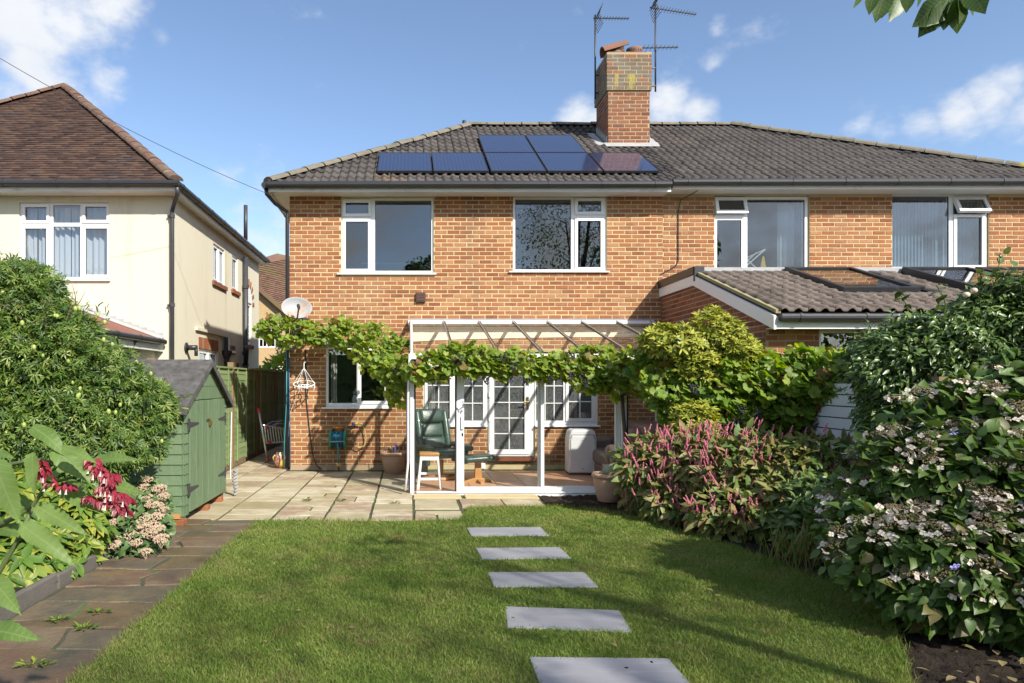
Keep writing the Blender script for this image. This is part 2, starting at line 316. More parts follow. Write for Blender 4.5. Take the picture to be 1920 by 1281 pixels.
A['orange'] = mat('rust_orange', [(.50,.17,.02)], .5, 0, 0)
A['dish'] = mat('satellite_dish_paint', [(.30,.31,.33),(.36,.37,.38)], .55, 0, .2, 3, stain=[((.36,.19,.07),2.6,.50,.68,None)])
A['rawbrown'] = mat('brown_vent', [(.065,.03,.022),(.085,.042,.03)], .5, 0, .2, 5)
A['bark'] = mat('bark', [(.07,.05,.035),(.13,.095,.07)], .9, .3, .6, 10, 1, 40, stretch=(4,4,1))
A['stem'] = mat('green_stem', [(.07,.10,.03),(.12,.15,.05)], .6, .5, .3, 8)
A['redstem'] = mat('red_stem', [(.13,.035,.03),(.18,.07,.04)], .6, .5, .3, 8)
A['twig'] = mat('brown_twig', [(.15,.10,.06),(.22,.16,.10)], .8, .5, .3, 8)
A['glass'] = glass('window_glass', (.72,.77,.80), .05, fm=1.0)
A['glass_bright'] = glass('window_glass_bright', (.85,.88,.90), .06)
A['glass_clear'] = glass('conservatory_glass', (.97,.98,.98), .0, fm=.9, dirt=.02)
A['glass_drop'] = glass('rain_spotted_glass', (.8,.83,.84), .05, dirt=.5, dirtcol=(.62,.64,.66), ds=85)
A['glass_roof'] = glass('roof_glass', (.95,.95,.93), .0, fm=.45, dirt=.12, dirtcol=(.7,.68,.58), ds=5)
def leafmat(name, cols, rough=.42, transl=.3, spec=.45, **k): return mat(name, cols, rough, .95, .12, 2.5, spec=spec, transl=transl, **k)
A['l_passion'] = leafmat('passion_vine_leaf', [(.035,.075,.015),(.06,.12,.022),(.10,.175,.03),(.17,.25,.05),(.24,.29,.07)])
A['l_vine'] = leafmat('grape_leaf', [(.12,.21,.03),(.20,.31,.04),(.28,.38,.055),(.38,.45,.08),(.18,.28,.04),(.27,.36,.055),(.14,.23,.03),(.28,.14,.06)], .5, .5)
A['l_vine2'] = leafmat('creeper_leaf', [(.07,.15,.02),(.14,.25,.03),(.22,.33,.045),(.34,.42,.07),(.17,.28,.035),(.26,.36,.055),(.13,.23,.03),(.30,.12,.05)], .5, .48)
A['l_pieris'] = leafmat('pieris_leaf', [(.13,.19,.025),(.28,.33,.045),(.40,.42,.06),(.46,.44,.08),(.18,.24,.035)], .42, .25)
A['l_dark'] = leafmat('evergreen_leaf', [(.045,.085,.025),(.075,.13,.034),(.11,.18,.045),(.16,.235,.06)], .34, .2, .55)
A['l_hyd'] = leafmat('hydrangea_leaf', [(.05,.10,.02),(.08,.15,.028),(.12,.20,.038),(.09,.165,.03),(.11,.18,.035),(.07,.13,.025),(.19,.145,.055)], .45, .25)
A['l_pers'] = leafmat('persicaria_leaf', [(.06,.11,.022),(.10,.17,.035),(.19,.23,.055),(.28,.22,.085),(.12,.19,.04),(.30,.16,.065)], .5, .25)
A['l_rhodo'] = leafmat('rhododendron_leaf', [(.05,.11,.02),(.08,.16,.025),(.12,.20,.03),(.19,.25,.04),(.30,.30,.04)], .5, .2, .3)
A['l_sedum'] = leafmat('sedum_leaf', [(.07,.13,.045),(.10,.17,.06),(.13,.21,.07)], .45, .15)
A['l_ley'] = leafmat('honeysuckle_leaf', [(.13,.22,.05),(.17,.27,.065),(.21,.31,.08)], .5, .4, vein=1)
A['l_tree'] = leafmat('tree_leaf', [(.035,.08,.016),(.055,.11,.022),(.085,.145,.028)], .4, .4, vein=1)
A['grass'] = mat('grass_blade', [(.09,.165,.028),(.135,.215,.038),(.185,.27,.05),(.26,.295,.08),(.32,.27,.12)], .6, .62, .42, 1.6, spec=.25, transl=.35, stain=[((.27,.20,.09),2.3,.56,.78,None),((.07,.125,.03),1.1,.58,.80,None),((.26,.28,.07),.9,.58,.8,None)])
A['f_white'] = mat('white_floret', [(.66,.59,.49),(.74,.68,.58),(.66,.52,.48),(.55,.53,.32)], .6, .9, .1, 5, transl=.2)
A['f_bud'] = mat('lacecap_bud', [(.14,.12,.05),(.22,.17,.09),(.18,.12,.07)], .8, .9, .1, 5)
A['f_pink'] = mat('pink_spike', [(.60,.12,.22),(.74,.24,.33),(.80,.40,.44)], .6, .9, .2, 20, transl=.2)
A['f_sedum'] = mat('sedum_floret', [(.48,.42,.25),(.50,.39,.28),(.45,.25,.21),(.42,.43,.24)], .75, .9, .2, 6)
A['f_mag'] = mat('magenta_bract', [(.16,.006,.02),(.28,.012,.035),(.38,.06,.08)], .45, .9, .1, 10, transl=.2)
A['f_lilac'] = mat('lilac_floret', [(.30,.28,.62)], .5, 0, 0)
A['grape'] = mat('grape', [(.012,.009,.022),(.028,.02,.045)], .5, .9, .2, 10)
A['fruit'] = mat('passion_fruit', [(.26,.33,.07),(.36,.40,.11),(.22,.31,.06)], .5, .9, .1, 6)
A['dryleaf'] = mat('dry_leaf', [(.20,.14,.06),(.28,.21,.10),(.14,.16,.04)], .8, .9, .1, 6)
def panelmat():
    m = newmat('solar_cells'); g = N('ShaderNodeTexCoord'); sp = N('ShaderNodeSeparateXYZ'); L(g.outputs['UV'], sp.inputs[0])
    def line(o, n, wd):
        q = Mth('FRACT', Mth('MULTIPLY', o, n)); return Mth('LESS_THAN', Mth('ABSOLUTE', Mth('SUBTRACT', q, .5)), wd)
    a = Mth('MAXIMUM', line(sp.outputs[0], 14, .07), line(sp.outputs[1], 9, .02))
    c = N('ShaderNodeMix'); c.data_type = 'RGBA'; L(a, c.inputs['Factor']); c.inputs[6].default_value = (.022,.032,.078,1); c.inputs[7].default_value = (.045,.058,.11,1)
    b = N('ShaderNodeBsdfPrincipled'); L(c.outputs[2], b.inputs['Base Color']); b.inputs['Roughness'].default_value = .12; b.inputs['Specular IOR Level'].default_value = .6; b.inputs['Coat Weight'].default_value = .5; b.inputs['Coat Roughness'].default_value = .05
    o = N('ShaderNodeOutputMaterial'); L(b.outputs[0], o.inputs[0]); return m
A['cells'] = panelmat()

# ------------------------------------------------------------------ bricks, tiles, windows
def brick_mesh(l, h, name='brick'):
    b = MB(); e = .004
    b.add([(0,.0,0),(l,.0,0),(l,.0,h),(0,.0,h),(e,-.005,e),(l-e,-.005,e),(l-e,-.005,h-e),(e,-.005,h-e)], [(4,5,6,7),(0,1,5,4),(1,2,6,5),(2,3,7,6),(3,0,4,7)])
    return b
def bricks(parent, T, u0, u1, v0, v1, m, holes=(), top=None, course=.0757, BL=.2268, j=.0145, nparts=300, pick=None, name='brick', bondshift=.5, tilt=0):
    full = brick_mesh(BL-j, course-j).mesh(name); full.materials.append(m)
    rest = MB(); cand = []
    nrow = int((v1-v0)/course)
    for r in range(nrow):
        v = v0+r*course; off = (r % 2)*BL*bondshift + R.uniform(-.012,.012)
        k0 = int((u0-off)//(BL))-0
        u = off + math.floor((u0-off)/BL)*BL
        while u < u1:
            a, b = max(u, u0), min(u+BL-j, u1); u += BL
            segs = [(a, b)]
            for h in holes:
                if h[1] < v+course-j-.01 and h[3] > v+.01:
                    ns = []
                    for s, e in segs:
                        if h[2] <= s or h[0] >= e: ns.append((s, e))
                        else:
                            if h[0]-.003-s > .02: ns.append((s, h[0]-.003))
                            if e-h[2]-.003 > .02: ns.append((h[2]+.003, e))
                    segs = ns
            for s, e in segs:
                if e-s < .025: continue
                if top and v+course > top((s+e)/2): continue
                pr = R.uniform(-.0025,.0025); dz = R.uniform(-.0015,.0015); ang = R.uniform(-.004,.004)
                M = T @ T3(s, pr, v+dz) @ Matrix.Rotation(ang, 4, 'Y')
                if e-s > BL-j-.004: cand.append((M, s, v))
                else:
                    q = brick_mesh(e-s, course-j); rest.add(q.v, q.f, M)
    if pick: cand.sort(key=lambda c: pick(c[1], c[2]))
    elif nparts < len(cand):
        R.shuffle(cand)
    for i, (M, s, v) in enumerate(cand):
        if i < nparts: obj(name, full, None, parent, world=M)
        else: rest.add([p.co for p in full.vertices], [tuple(p.vertices) for p in full.polygons], M)
    if rest.v: obj('brickwork', rest, m, parent, kind='stuff')
def upper(lst): return lst
def win(parent, T, u0, v0, u1, v1, lights, sill=None, fw=.0, front=.035, depth=.07, gm=None, fm=None, name='window', sillh=.035, silld=.05, bars=.018):
    """lights: dict(r=(u0,v0,u1,v1) glass, sash=margin or 0, grid=(cols, rows), open=deg)"""
    gm = gm or A['glass']; fm = fm or A['upvc']
    holes = []
    for l in lights:
        r = l['r']; s = l.get('sash', 0); holes.append((r[0]-s, r[1]-s, r[2]+s, r[3]+s))
    W_ = obj(name, MB().slab(T, u0, u1, v0, v1, front, front+depth, holes), fm, parent, bev=.004, seg=1)
    for l in lights:
        r = l['r']; s = l.get('sash', 0); TT = T; fr = front
        if s:
            if l.get('open'):
                TT = T @ T3(0, front-.02, r[3]+s) @ RX(-l['open']) @ T3(0, -(front-.02), -(r[3]+s))
            obj('casement', MB().slab(TT, r[0]-s+.003, r[2]+s-.003, r[1]-s+.003, r[3]+s-.003, front-.018, front+.045, [(r[0],r[1],r[2],r[3])]), fm, W_, bev=.006, seg=1)
        # black gasket line round the glass
        g = .006
        obj('gasket', MB().slab(TT, r[0], r[2], r[1], r[3], front+.012, front+.03, [(r[0]+g,r[1]+g,r[2]-g,r[3]-g)]), A['black'], W_)
        obj('pane', MB(TT).box(r[0]+g+.001, front+.018, r[1]+g+.001, r[2]-g-.001, front+.022, r[3]-g-.001), l.get('gm', gm), W_)
        if l.get('grid'):
            c, n = l['grid']; b = MB(TT)
            for i in range(1, c):
                x = r[0]+(r[2]-r[0])*i/c; b.box(x-bars/2, front+.008, r[1]+g+.001, x+bars/2, front+.016, r[3]-g-.001)
            for i in range(1, n):
                z = r[1]+(r[3]-r[1])*i/n; b.box(r[0]+g+.001, front+.006, z-bars/2, r[2]-g-.001, front+.0145, z+bars/2)
            obj('glazing_bars', b, fm, W_)
    if sill: obj('sill', MB(T).prism([(sill[0],-silld,v0-sillh),(sill[0],front+.02,v0-sillh),(sill[0],front+.02,v0-.001),(sill[0],front,v0-.001),(sill[0],-silld,v0-.012)], (sill[1]-sill[0],0,0)), fm, W_, bev=.004, seg=1)
    return W_
def room(parent, T, u0, u1, v0, v1, d0, d1, m, name='room'):
    b = MB(T); p = [(u0,d0,v0),(u1,d0,v0),(u1,d1,v0),(u0,d1,v0),(u0,d0,v1),(u1,d0,v1),(u1,d1,v1),(u0,d1,v1)]
    b.add(p, [(0,1,2,3),(7,6,5,4),(1,5,6,2),(2,6,7,3),(3,7,4,0)])
    return obj(name, b, m, parent)
def drape(parent, T, u0, u1, v0, v1, d, m, waves=6, amp=.03, name='curtain', gather=0):
    n = waves*8; v = []; f = []
    for i in range(n+1):
        t = i/n; a = amp*math.sin(2*math.pi*waves*t+math.sin(9*t)*1.2)+amp*.4*math.sin(5.3*waves*t)
        u = u0+(u1-u0)*t; um = u+gather*(1-t)
        v += [(u, d+a, v0), (um, d+a*1.1, (v0+v1)/2), (u, d+a*.8, v1)]
    for i in range(n):
        for k in range(2): f.append((3*i+k, 3*i+3+k, 3*i+4+k, 3*i+1+k))
    return obj(name, MB(T).add(v, f), m, parent, smooth=True)
def pan_mesh(W, Lg, roll=.045, th=.018, flat=False, lift=None):
    """interlocking tile: x across, y up the slope, z out of the roof; its tail (y=0) is raised onto the tile below"""
    xs = [0,.05,.12,.19,.26,.32,.46,.50,.55,.62,.69,.76,.82,1.0] if not flat else [0,.5,1]
    hs = [0,.6,.95,.95,.5,0,-.05,0,.6,.95,.95,.5,0,0] if not flat else [0,.04,0]
    b = MB(); lift = lift or (.034 if not flat else .018); v = []
    for yy, lf in ((0, lift), (Lg, 0)):
        for x, h in zip(xs, hs): v.append((x*W, yy, lf+h*roll))
    n = len(xs)
    for x, h in zip(xs, hs): v.append((x*W, 0, lift+h*roll-th))
    f = [(i, i+1, n+i+1, n+i) for i in range(n-1)]+[(2*n+i, 2*n+i+1, i+1, i) for i in range(n-1)]
    f += [(0, n, 2*n), (n-1, 3*n-1, 2*n-1)]
    return b.add(v, f)
def tiles(parent, O, U, V, cols, rows, W, g, m, clips=(), holes=(), nparts=300, stagger=0, pick=None, roll=.036, flat=False, name='tile', over=.06, jit=.003, lift=None):
    """O eave corner, U along, V up the slope; clips = [(point, normal)] half-spaces kept"""
    U = Vector(U).normalized(); V = Vector(V).normalized(); Nn = U.cross(V); O = Vector(O)
    src = pan_mesh(W, g+over, roll, (lift or .034)*.8 if not flat else .012, flat, lift); me = src.mesh(name, not flat); me.materials.append(m)
    if not flat:
        for p in me.polygons: p.use_smooth = True
    rest = MB(); cand = []
    for r in range(rows):
        o = (r % 2)*stagger*W
        for c in range(cols):
            u = c*W-o; v = r*g
            cen = O+U*(u+W/2)+V*(v+g/2)
            if any(a <= u+W/2 <= b and lo <= v+g/2 <= hi for a, lo, b, hi in holes): continue
            ds = [(cen-Vector(p)).dot(Vector(nn)) for p, nn in clips]
            if ds and min(ds) < -W*.55: continue
            M = frame(U, V, Nn, O+U*(u+R.uniform(-jit,jit))+V*(v+R.uniform(-jit,jit))+Nn*R.uniform(0,jit)) @ Matrix.Rotation(R.uniform(-.008,.008), 4, 'Z')
            if ds and min(ds) < W*.75:
                bm = bmesh.new(); vs = [bm.verts.new(M @ p) for p in src.v]
                for f in src.f: bm.faces.new([vs[i] for i in f])
                for p, nn in clips:
                    bmesh.ops.bisect_plane(bm, geom=bm.verts[:]+bm.edges[:]+bm.faces[:], plane_co=p, plane_no=nn, clear_inner=True)
                bm.verts.index_update()
                if bm.faces: rest.add([q.co for q in bm.verts], [tuple(q.index for q in f.verts) for f in bm.faces])
                bm.free(); continue
            cand.append((M, cen))
    if pick: cand.sort(key=lambda c: pick(c[1]))
    else: cand.sort(key=lambda c: c[1].y)
    for i, (M, cn) in enumerate(cand):
        if i < nparts: obj(name, me, None, parent, world=M)
        else: rest.add(src.v, src.f, M)
    if rest.v: obj('roof_tiling', rest, m, parent, kind='stuff')
def caps(parent, a, b, r, m, ln=.42, name='hip_tile', sag=0):
    a = Vector(a); b = Vector(b); d = (b-a); n = max(1, round(d.length/ln)); ln = d.length/n; d.normalize()
    x = d.cross(Vector((0,0,1))).normalized(); z = x.cross(d)
    q = MB(); seg = 8; v = []
    for yy, rr in ((0, 1.06), (ln*.94, 1.0)):
        for k in range(seg+1):
            t = math.pi*k/seg; v.append((-math.cos(t)*r*rr, yy, math.sin(t)*r*.62*rr))
    n1 = seg+1
    f = [(k, k+1, n1+k+1, n1+k) for k in range(seg)]+[tuple(range(n1-1,-1,-1)), tuple(range(n1, 2*n1))]
    me = q.add(v, f).mesh(name); me.materials.append(m)
    for i in range(n):
        M = frame(x, d, z, a+d*(i*ln)) @ T3(0, 0, R.uniform(-.006,.008)) @ Matrix.Rotation(R.uniform(-.02,.02), 4, 'Z')
        obj(name, me, None, parent, world=M)
def gutter(parent, a, b, m, r=.055, brk=None, name='gutter', ends=True):
    a = Vector(a); b = Vector(b); g = obj(name, MB().tube([a, b], r, 12), m, parent, smooth=False)
    d = (b-a); n = max(1, int(d.length/ (brk or .95))); x = d.normalized()
    for i in range(n+1):
        c = a+d*(i+.3)/(n+.6); obj('gutter_bracket', MB().tube([c-x*.018, c+x*.018], r*1.13, 12), m, g)
    return g

# ------------------------------------------------------------------ foliage
def lf(stations, fold=.25, curl=.25, wave=0):
    """leaf along +Y, length 1; stations (t, half width)"""
    v = []; t_ = []; rows = []
    for i, (t, wd) in enumerate(stations):
        z = -curl*t*t
        if wd == 0: rows.append([len(v)]); v.append((0, t, z))
        else:
            wz = wave*(1 if i % 2 else -1)
            rows.append([len(v), len(v)+1, len(v)+2]); v += [(-wd, t, z+fold*wd+wz), (0, t, z), (wd, t, z+fold*wd-wz)]
    for a, b in zip(rows, rows[1:]):
        if len(a) == 1: t_ += [(a[0], b[1], b[0]), (a[0], b[2], b[1])]
        elif len(b) == 1: t_ += [(a[0], a[1], b[0]), (a[1], a[2], b[0])]
        else: t_ += [(a[0],a[1],b[1]),(a[0],b[1],b[0]),(a[1],a[2],b[2]),(a[1],b[2],b[1])]
    return np.array(v, float), np.array(t_, int)
def fan(fr, n=18, cup=.12, seed=0):
    q = random.Random(seed); v = [(0, .28, 0)]
    for k in range(n):
        a = 2*math.pi*k/n; r = fr(a)*(1+q.uniform(-.06,.06)); v.append((r*math.sin(a), .28-r*math.cos(a)+.0, cup*r*r*2*math.cos(3*a+seed)+q.uniform(-.03,.03)))
    return np.array(v), np.array([(0, 1+k, 1+(k+1) % n) for k in range(n)])
def grape_r(a):      # a=0 at the stalk
    d = abs((a+math.pi) % (2*math.pi)-math.pi)
    lob = max(math.cos((d-math.pi)*2.6) if abs(d-math.pi) < .75 else -1, math.cos((d-1.9)*3) if abs(d-1.9) < .7 else -1, math.cos((d-.9)*3) if abs(d-.9) < .6 else -1)
    return .44+.13*lob - (.26 if d < .25 else 0)
LANCE = [lf([(0,0),(.2,.11),(.5,.15),(.8,.08),(1,0)], .3, c) for c in (.15,.35,.5)]
NARROW = [lf([(0,0),(.35,.09),(.7,.085),(1,0)], .3, c) for c in (.1,.3)]
OVATE = [lf([(0,0),(.12,.2),(.35,.32),(.62,.26),(.85,.1),(1,0)], .28, c, .012) for c in (.15,.35,.5)]
HEART = [lf([(0,0),(.06,.2),(.25,.33),(.5,.28),(.75,.14),(1,0)], .2, c, .015) for c in (.2,.4)]
GRAPE = [fan(grape_r, 20, .15, s) for s in range(4)]
def palmate():
    V = []; Tt = []
    V.append((0,0,0))
    for k, a in enumerate((-100,-52,0,52,100)):
        l = (.72,.9,1,.9,.72)[k]; d = np.array((math.sin(rad(a)), math.cos(rad(a)))); p = np.array((d[1], -d[0])); b = len(V)
        V += [(*(d*l*.5-p*.11), .03), (*(d*l*.5+p*.11), .03), (*(d*l), -.12)]; V.append((*(d*l*.5), -.02))
        Tt += [(0,b+3,b),(0,b+1,b+3),(b,b+3,b+2),(b+3,b+1,b+2)]
    return np.array(V), np.array(Tt)
PALM = [palmate()]
def unit(a): return a/np.maximum(1e-9, np.linalg.norm(a, axis=-1, keepdims=True))
def B(px, py, Y, rx, rz, ry): c = P(px, py, Y); return (c.x, c.y, c.z, rx*Y/F, ry, rz*Y/F)
def lump(p, f, s=0):
    return np.sin(p[:,0]*f+s)*np.sin(p[:,1]*f*1.1+s*2)*.5+np.sin(p[:,2]*f*1.3+s*3)*.35+np.sin((p[:,0]+p[:,2])*f*2.1+s)*.3
def sample(blobs, n, shell=(.72,1.05), bump=.12, f=5, zmin=.02, seed=0, front=0.0):
    """points through the outer shell of a union of ellipsoids"""
    g = np.random.default_rng(seed+11); b = np.array(blobs, float)
    a = (b[:,3]*b[:,4]+b[:,4]*b[:,5]+b[:,3]*b[:,5]); a /= a.sum()
    P_ = []; O_ = []; S_ = []; have = 0
    for _ in range(40):
        m = n*2; k = g.choice(len(b), m, p=a); d = unit(g.normal(size=(m,3)))
        if front: d[:,1] = np.where((d[:,1] > 0) & (g.random(m) < front), -d[:,1], d[:,1])
        s = shell[0]+(shell[1]-shell[0])*g.random(m)**.6; c = b[k,:3]; r = b[k,3:6]
        p = c+d*r*s[:,None]; p = c+(p-c)*(1+bump*lump(p, f, seed))[:,None]
        ok = p[:,2] > zmin
        for i in range(len(b)):
            q = (((p-b[i,:3])/b[i,3:6])**2).sum(1); ok &= (q > .62) | (k == i)
        P_.append(p[ok]); O_.append(unit((d/r)[ok])); S_.append(s[ok]); have += ok.sum()
        if have >= n: break
    return np.concatenate(P_)[:n], np.concatenate(O_)[:n], np.concatenate(S_)[:n]
def foliage(parent, m, kinds, pos, tip, nrm, size, nparts=300, name='leaf', restname='foliage', score=None, seed=0, wid=(1,1)):
    g = np.random.default_rng(seed+5); n = len(pos)
    tip = unit(tip); z = unit(nrm-tip*(nrm*tip).sum(1, keepdims=True)); x = np.cross(tip, z)
    size = np.broadcast_to(size, (n,)); ws = g.uniform(wid[0], wid[1], n)
    Rm = np.stack([x*ws[:,None], tip, z], 2)*size[:,None,None]
    kind = g.integers(0, len(kinds), n)
    if score is None:
        camp = np.array((0,0,H)); score = -np.linalg.norm(pos-camp, axis=1)
    order = np.argsort(-score); isp = np.zeros(n, bool); isp[order[:nparts]] = True
    mes = []
    for V, Tt in kinds: mes.append(npmesh(name, V, Tt, m))
    for i in np.nonzero(isp)[0]:
        M = Matrix([[*Rm[i][r], pos[i][r]] for r in range(3)]+[[0,0,0,1]])
        obj(name, mes[kind[i]], None, parent, world=M)
    Vs = []; Ts = []; off = 0
    for ki, (V, Tt) in enumerate(kinds):
        idx = np.nonzero((kind == ki) & ~isp)[0]
        if not len(idx): continue
        W_ = np.einsum('nij,vj->nvi', Rm[idx], V)+pos[idx][:,None,:]
        Vs.append(W_.reshape(-1,3)); Ts.append((Tt[None]+(np.arange(len(idx))*len(V))[:,None,None]).reshape(-1,3)+off); off += len(idx)*len(V)
    if Vs: obj(restname, npmesh(restname, np.concatenate(Vs), np.concatenate(Ts), m), None, parent, kind='stuff')
def bush(parent, m, kinds, blobs, n, size, droop=.3, spread=.8, shell=(.72,1.05), bump=.14, f=5, seed=0, nparts=300, front=.5, updir=.7, sunw=.75, zmin=.03, wid=(.85,1.2), name='leaf', szv=.3):
    g = np.random.default_rng(seed+3)
    p, o, s = sample(blobs, n, shell, bump, f, zmin, seed, front); n = len(p)
    tip = o*.7+g.normal(size=(n,3))*spread*.6+np.array((0,0,-droop)); nr = o*.45+np.array((0,-.1,updir*.75))+np.array(sdir)[None]*sunw+g.normal(size=(n,3))*.38
    sz = size*(1-szv+2*szv*g.random(n))
    vis = s*1.0-o[:,1]*.5-np.linalg.norm(p-np.array((0,0,H)),axis=1)*.12+.25*o[:,2]
    foliage(parent, m, kinds, p, tip, nr, sz, nparts, name, 'foliage', vis, seed, wid)
    return p, o, s
def sprigs(parent, m, sm, kinds, blobs, n, ln, size, seed=0, per=7, up=.8):
    p, o, s = sample(blobs, n*6, (.96,1.05), .15, 6, .2, seed+500, .7); q = random.Random(seed); g = np.random.default_rng(seed); k = 0; LP = []; LT = []
    for a, d in zip(p, o):
        if d[2] < .15 or k >= n: continue
        k += 1; a = Vector(a)-Vector(d)*.05; l = ln*q.uniform(.5,1.3); v = (Vector(d)*.7+Vector((q.uniform(-.5,.5), q.uniform(-.5,.2), up*q.uniform(.3,1.2)))).normalized(); c = Vector((q.uniform(-.3,.3), q.uniform(-.3,.1), -.25))
        pts = [a+v*l*t+c*l*t*t for t in (0,.35,.7,1)]; obj('shoot', MB().tube(pts, [.005,.004,.003,.0015], 5), sm, parent)
        for i in range(per):
            t = .15+.85*i/(per-1); LP.append((a+v*l*t+c*l*t*t)[:]); LT.append((v*.5+Vector((q.uniform(-1,1), q.uniform(-1,1), q.uniform(-.3,.6))))[:])
    LP = np.array(LP); LT = np.array(LT); foliage(parent, m, kinds, LP, LT, np.array((0,-.2,.8))[None]+np.array(sdir)[None]+g.normal(size=LP.shape)*.4, size*(.6+.6*g.random(len(LP))), 0, restname='shoot_leaves')
def stems(parent, base, blobs, n, r, m, seed=0, name='stem', join=True):
    q = random.Random(seed); b = MB()
    for i in range(n):
        bl = q.choice(blobs); a = Vector(base)+Vector((q.uniform(-1,1)*.12, q.uniform(-1,1)*.12, 0))
        e = Vector((bl[0]+q.uniform(-.5,.5)*bl[3], bl[1]+q.uniform(-.5,.5)*bl[4], bl[2]+q.uniform(-.3,.7)*bl[5]))
        mid = (a+e)/2+Vector((q.uniform(-.1,.1), q.uniform(-.1,.1), .1*(e-a).length))
        b.tube([a, (a*.6+mid*.4)+Vector((0,0,.04)), mid, (mid+e)/2, e], [r, r*.85, r*.7, r*.5, r*.2], 6)
    return obj(name, b, m, parent, smooth=True, kind='stuff')
# ------------------------------------------------------------------ ground, patio, path, lawn
YW = 12.19                                                # garden wall of the brick houses
gp = MB().quad((-400,-400,-.06),(400,-400,-.06),(400,1500,-.06),(-400,1500,-.06))
obj('ground', gp, A['earth'], kind='structure')
lawn_px = [(487,977),(600,976),(740,979),(868,975),(882,952),(960,950),(1050,951),(1130,957),(1200,972),(1250,990),(1330,1013),(1400,1035),(1480,1066),(1560,1092),(1620,1120),(1670,1170),(1690,1230),(1710,1300)]
lawn = [G(x, y, .004) for x, y in lawn_px]
lawn = [Vector((p.x, p.y, .004)) for p in lawn] + [Vector((2.5,2.4,.004)), Vector((-1.74,2.4,.004)), Vector((-1.745,3.5,.004)), Vector((-1.72,5.5,.004))]
obj('lawn', MB().prism([Vector((p.x,p.y,-.05)) for p in lawn], (0,0,.054)), A['turf'], kind='structure')
lp = np.array([(p.x, p.y) for p in lawn])
def inside(pts, poly):
    r = np.zeros(len(pts), bool); j = len(poly)-1
    for i in range(len(poly)):
        a, b = poly[i], poly[j]
        c = (a[1] > pts[:,1]) != (b[1] > pts[:,1])
        with np.errstate(divide='ignore', invalid='ignore'): xx = (b[0]-a[0])*(pts[:,1]-a[1])/(b[1]-a[1])+a[0]
        r ^= c & (pts[:,0] < xx); j = i
    return r
# soil bed along the right side, a lumpy sheet
def lumpy(name, x0, x1, y0, y1, nx, ny, z, amp, m, kind='structure', seed=1):
    g = np.random.default_rng(seed); xs = np.linspace(x0,x1,nx); ys = np.linspace(y0,y1,ny); X, Y = np.meshgrid(xs, ys)
    Z = z+amp*g.random(X.shape)+amp*.8*np.sin(X*5+seed)*np.sin(Y*4.3)
    if name == 'soil_bed': Z = np.where(inside(np.stack([X.ravel(),Y.ravel()],1), lp-np.array((.03,0))).reshape(X.shape), -.055, Z)
    V = np.stack([X+g.normal(size=X.shape)*.008, Y+g.normal(size=X.shape)*.008, Z], -1).reshape(-1,3)
    i = np.arange(nx*ny).reshape(ny,nx); q = np.stack([i[:-1,:-1],i[:-1,1:],i[1:,1:],i[1:,:-1]], -1).reshape(-1,4)
    o = bpy.data.objects.new(name, npmesh(name, V, q, m)); link(o); return tag(o, kind=kind)
lumpy('soil_bed', 1.77, 7.5, 2.2, 9.44, 210, 220, -.035, .035, A['soil'])
lumpy('flower_bed', -9.0, -2.66, 1.5, 7.3, 150, 140, .03, .03, A['soil'], seed=3)
# stepping stones
stones = [((875,989),(1013,988)),((892,1027.3),(1049.3,1025.7)),((914.7,1072.3),(1095.7,1072.3)),((947.3,1136.7),(1161,1144)),((992.3,1231.3),(1253.3,1234))]
st_lab = ['pale grey stepping stone closest to the patio, small patch of sun on it','second grey stepping stone out from the patio','middle one of the five grey stepping stones in the lawn','slightly skewed grey stepping stone, second from the bottom edge of the picture','large grey stepping stone at the bottom edge with two dark specks']
st_poly = []
for i, (a, b) in enumerate(stones):
    a = G(*a, .014); b = G(*b, .014); u = (b-a); u.z = 0; ang = math.atan2(u.y, u.x); W_ = u.length
    M = T3(a.x, a.y, 0) @ Matrix.Rotation(ang, 4, 'Z'); dp = .40
    me = MB().box(0, -dp, -.02, W_, 0, .014).mesh('stepping_stone'); me.materials.append(A['porcelain'])
    o = obj('stepping_stone', me, None, world=M, bev=.003, seg=1); tag(o, st_lab[i], 'stepping stone', 'stepping stones across the lawn')
    st_poly.append(np.array([(M @ Vector(p)).xy[:] for p in ((.006,-dp+.008,0),(W_-.006,-dp+.008,0),(W_-.006,-.004,0),(.006,-.004,0))]))
    if i == 4:
        for (x, y) in ((.50,-.14),(.66,-.06)):
            obj('dirt_speck', MB().ball((0,0,0), .012, .007, .004, 6, 4), A['soil'], o, world=M @ T3(x, y, .016) @ RZ(x*700))
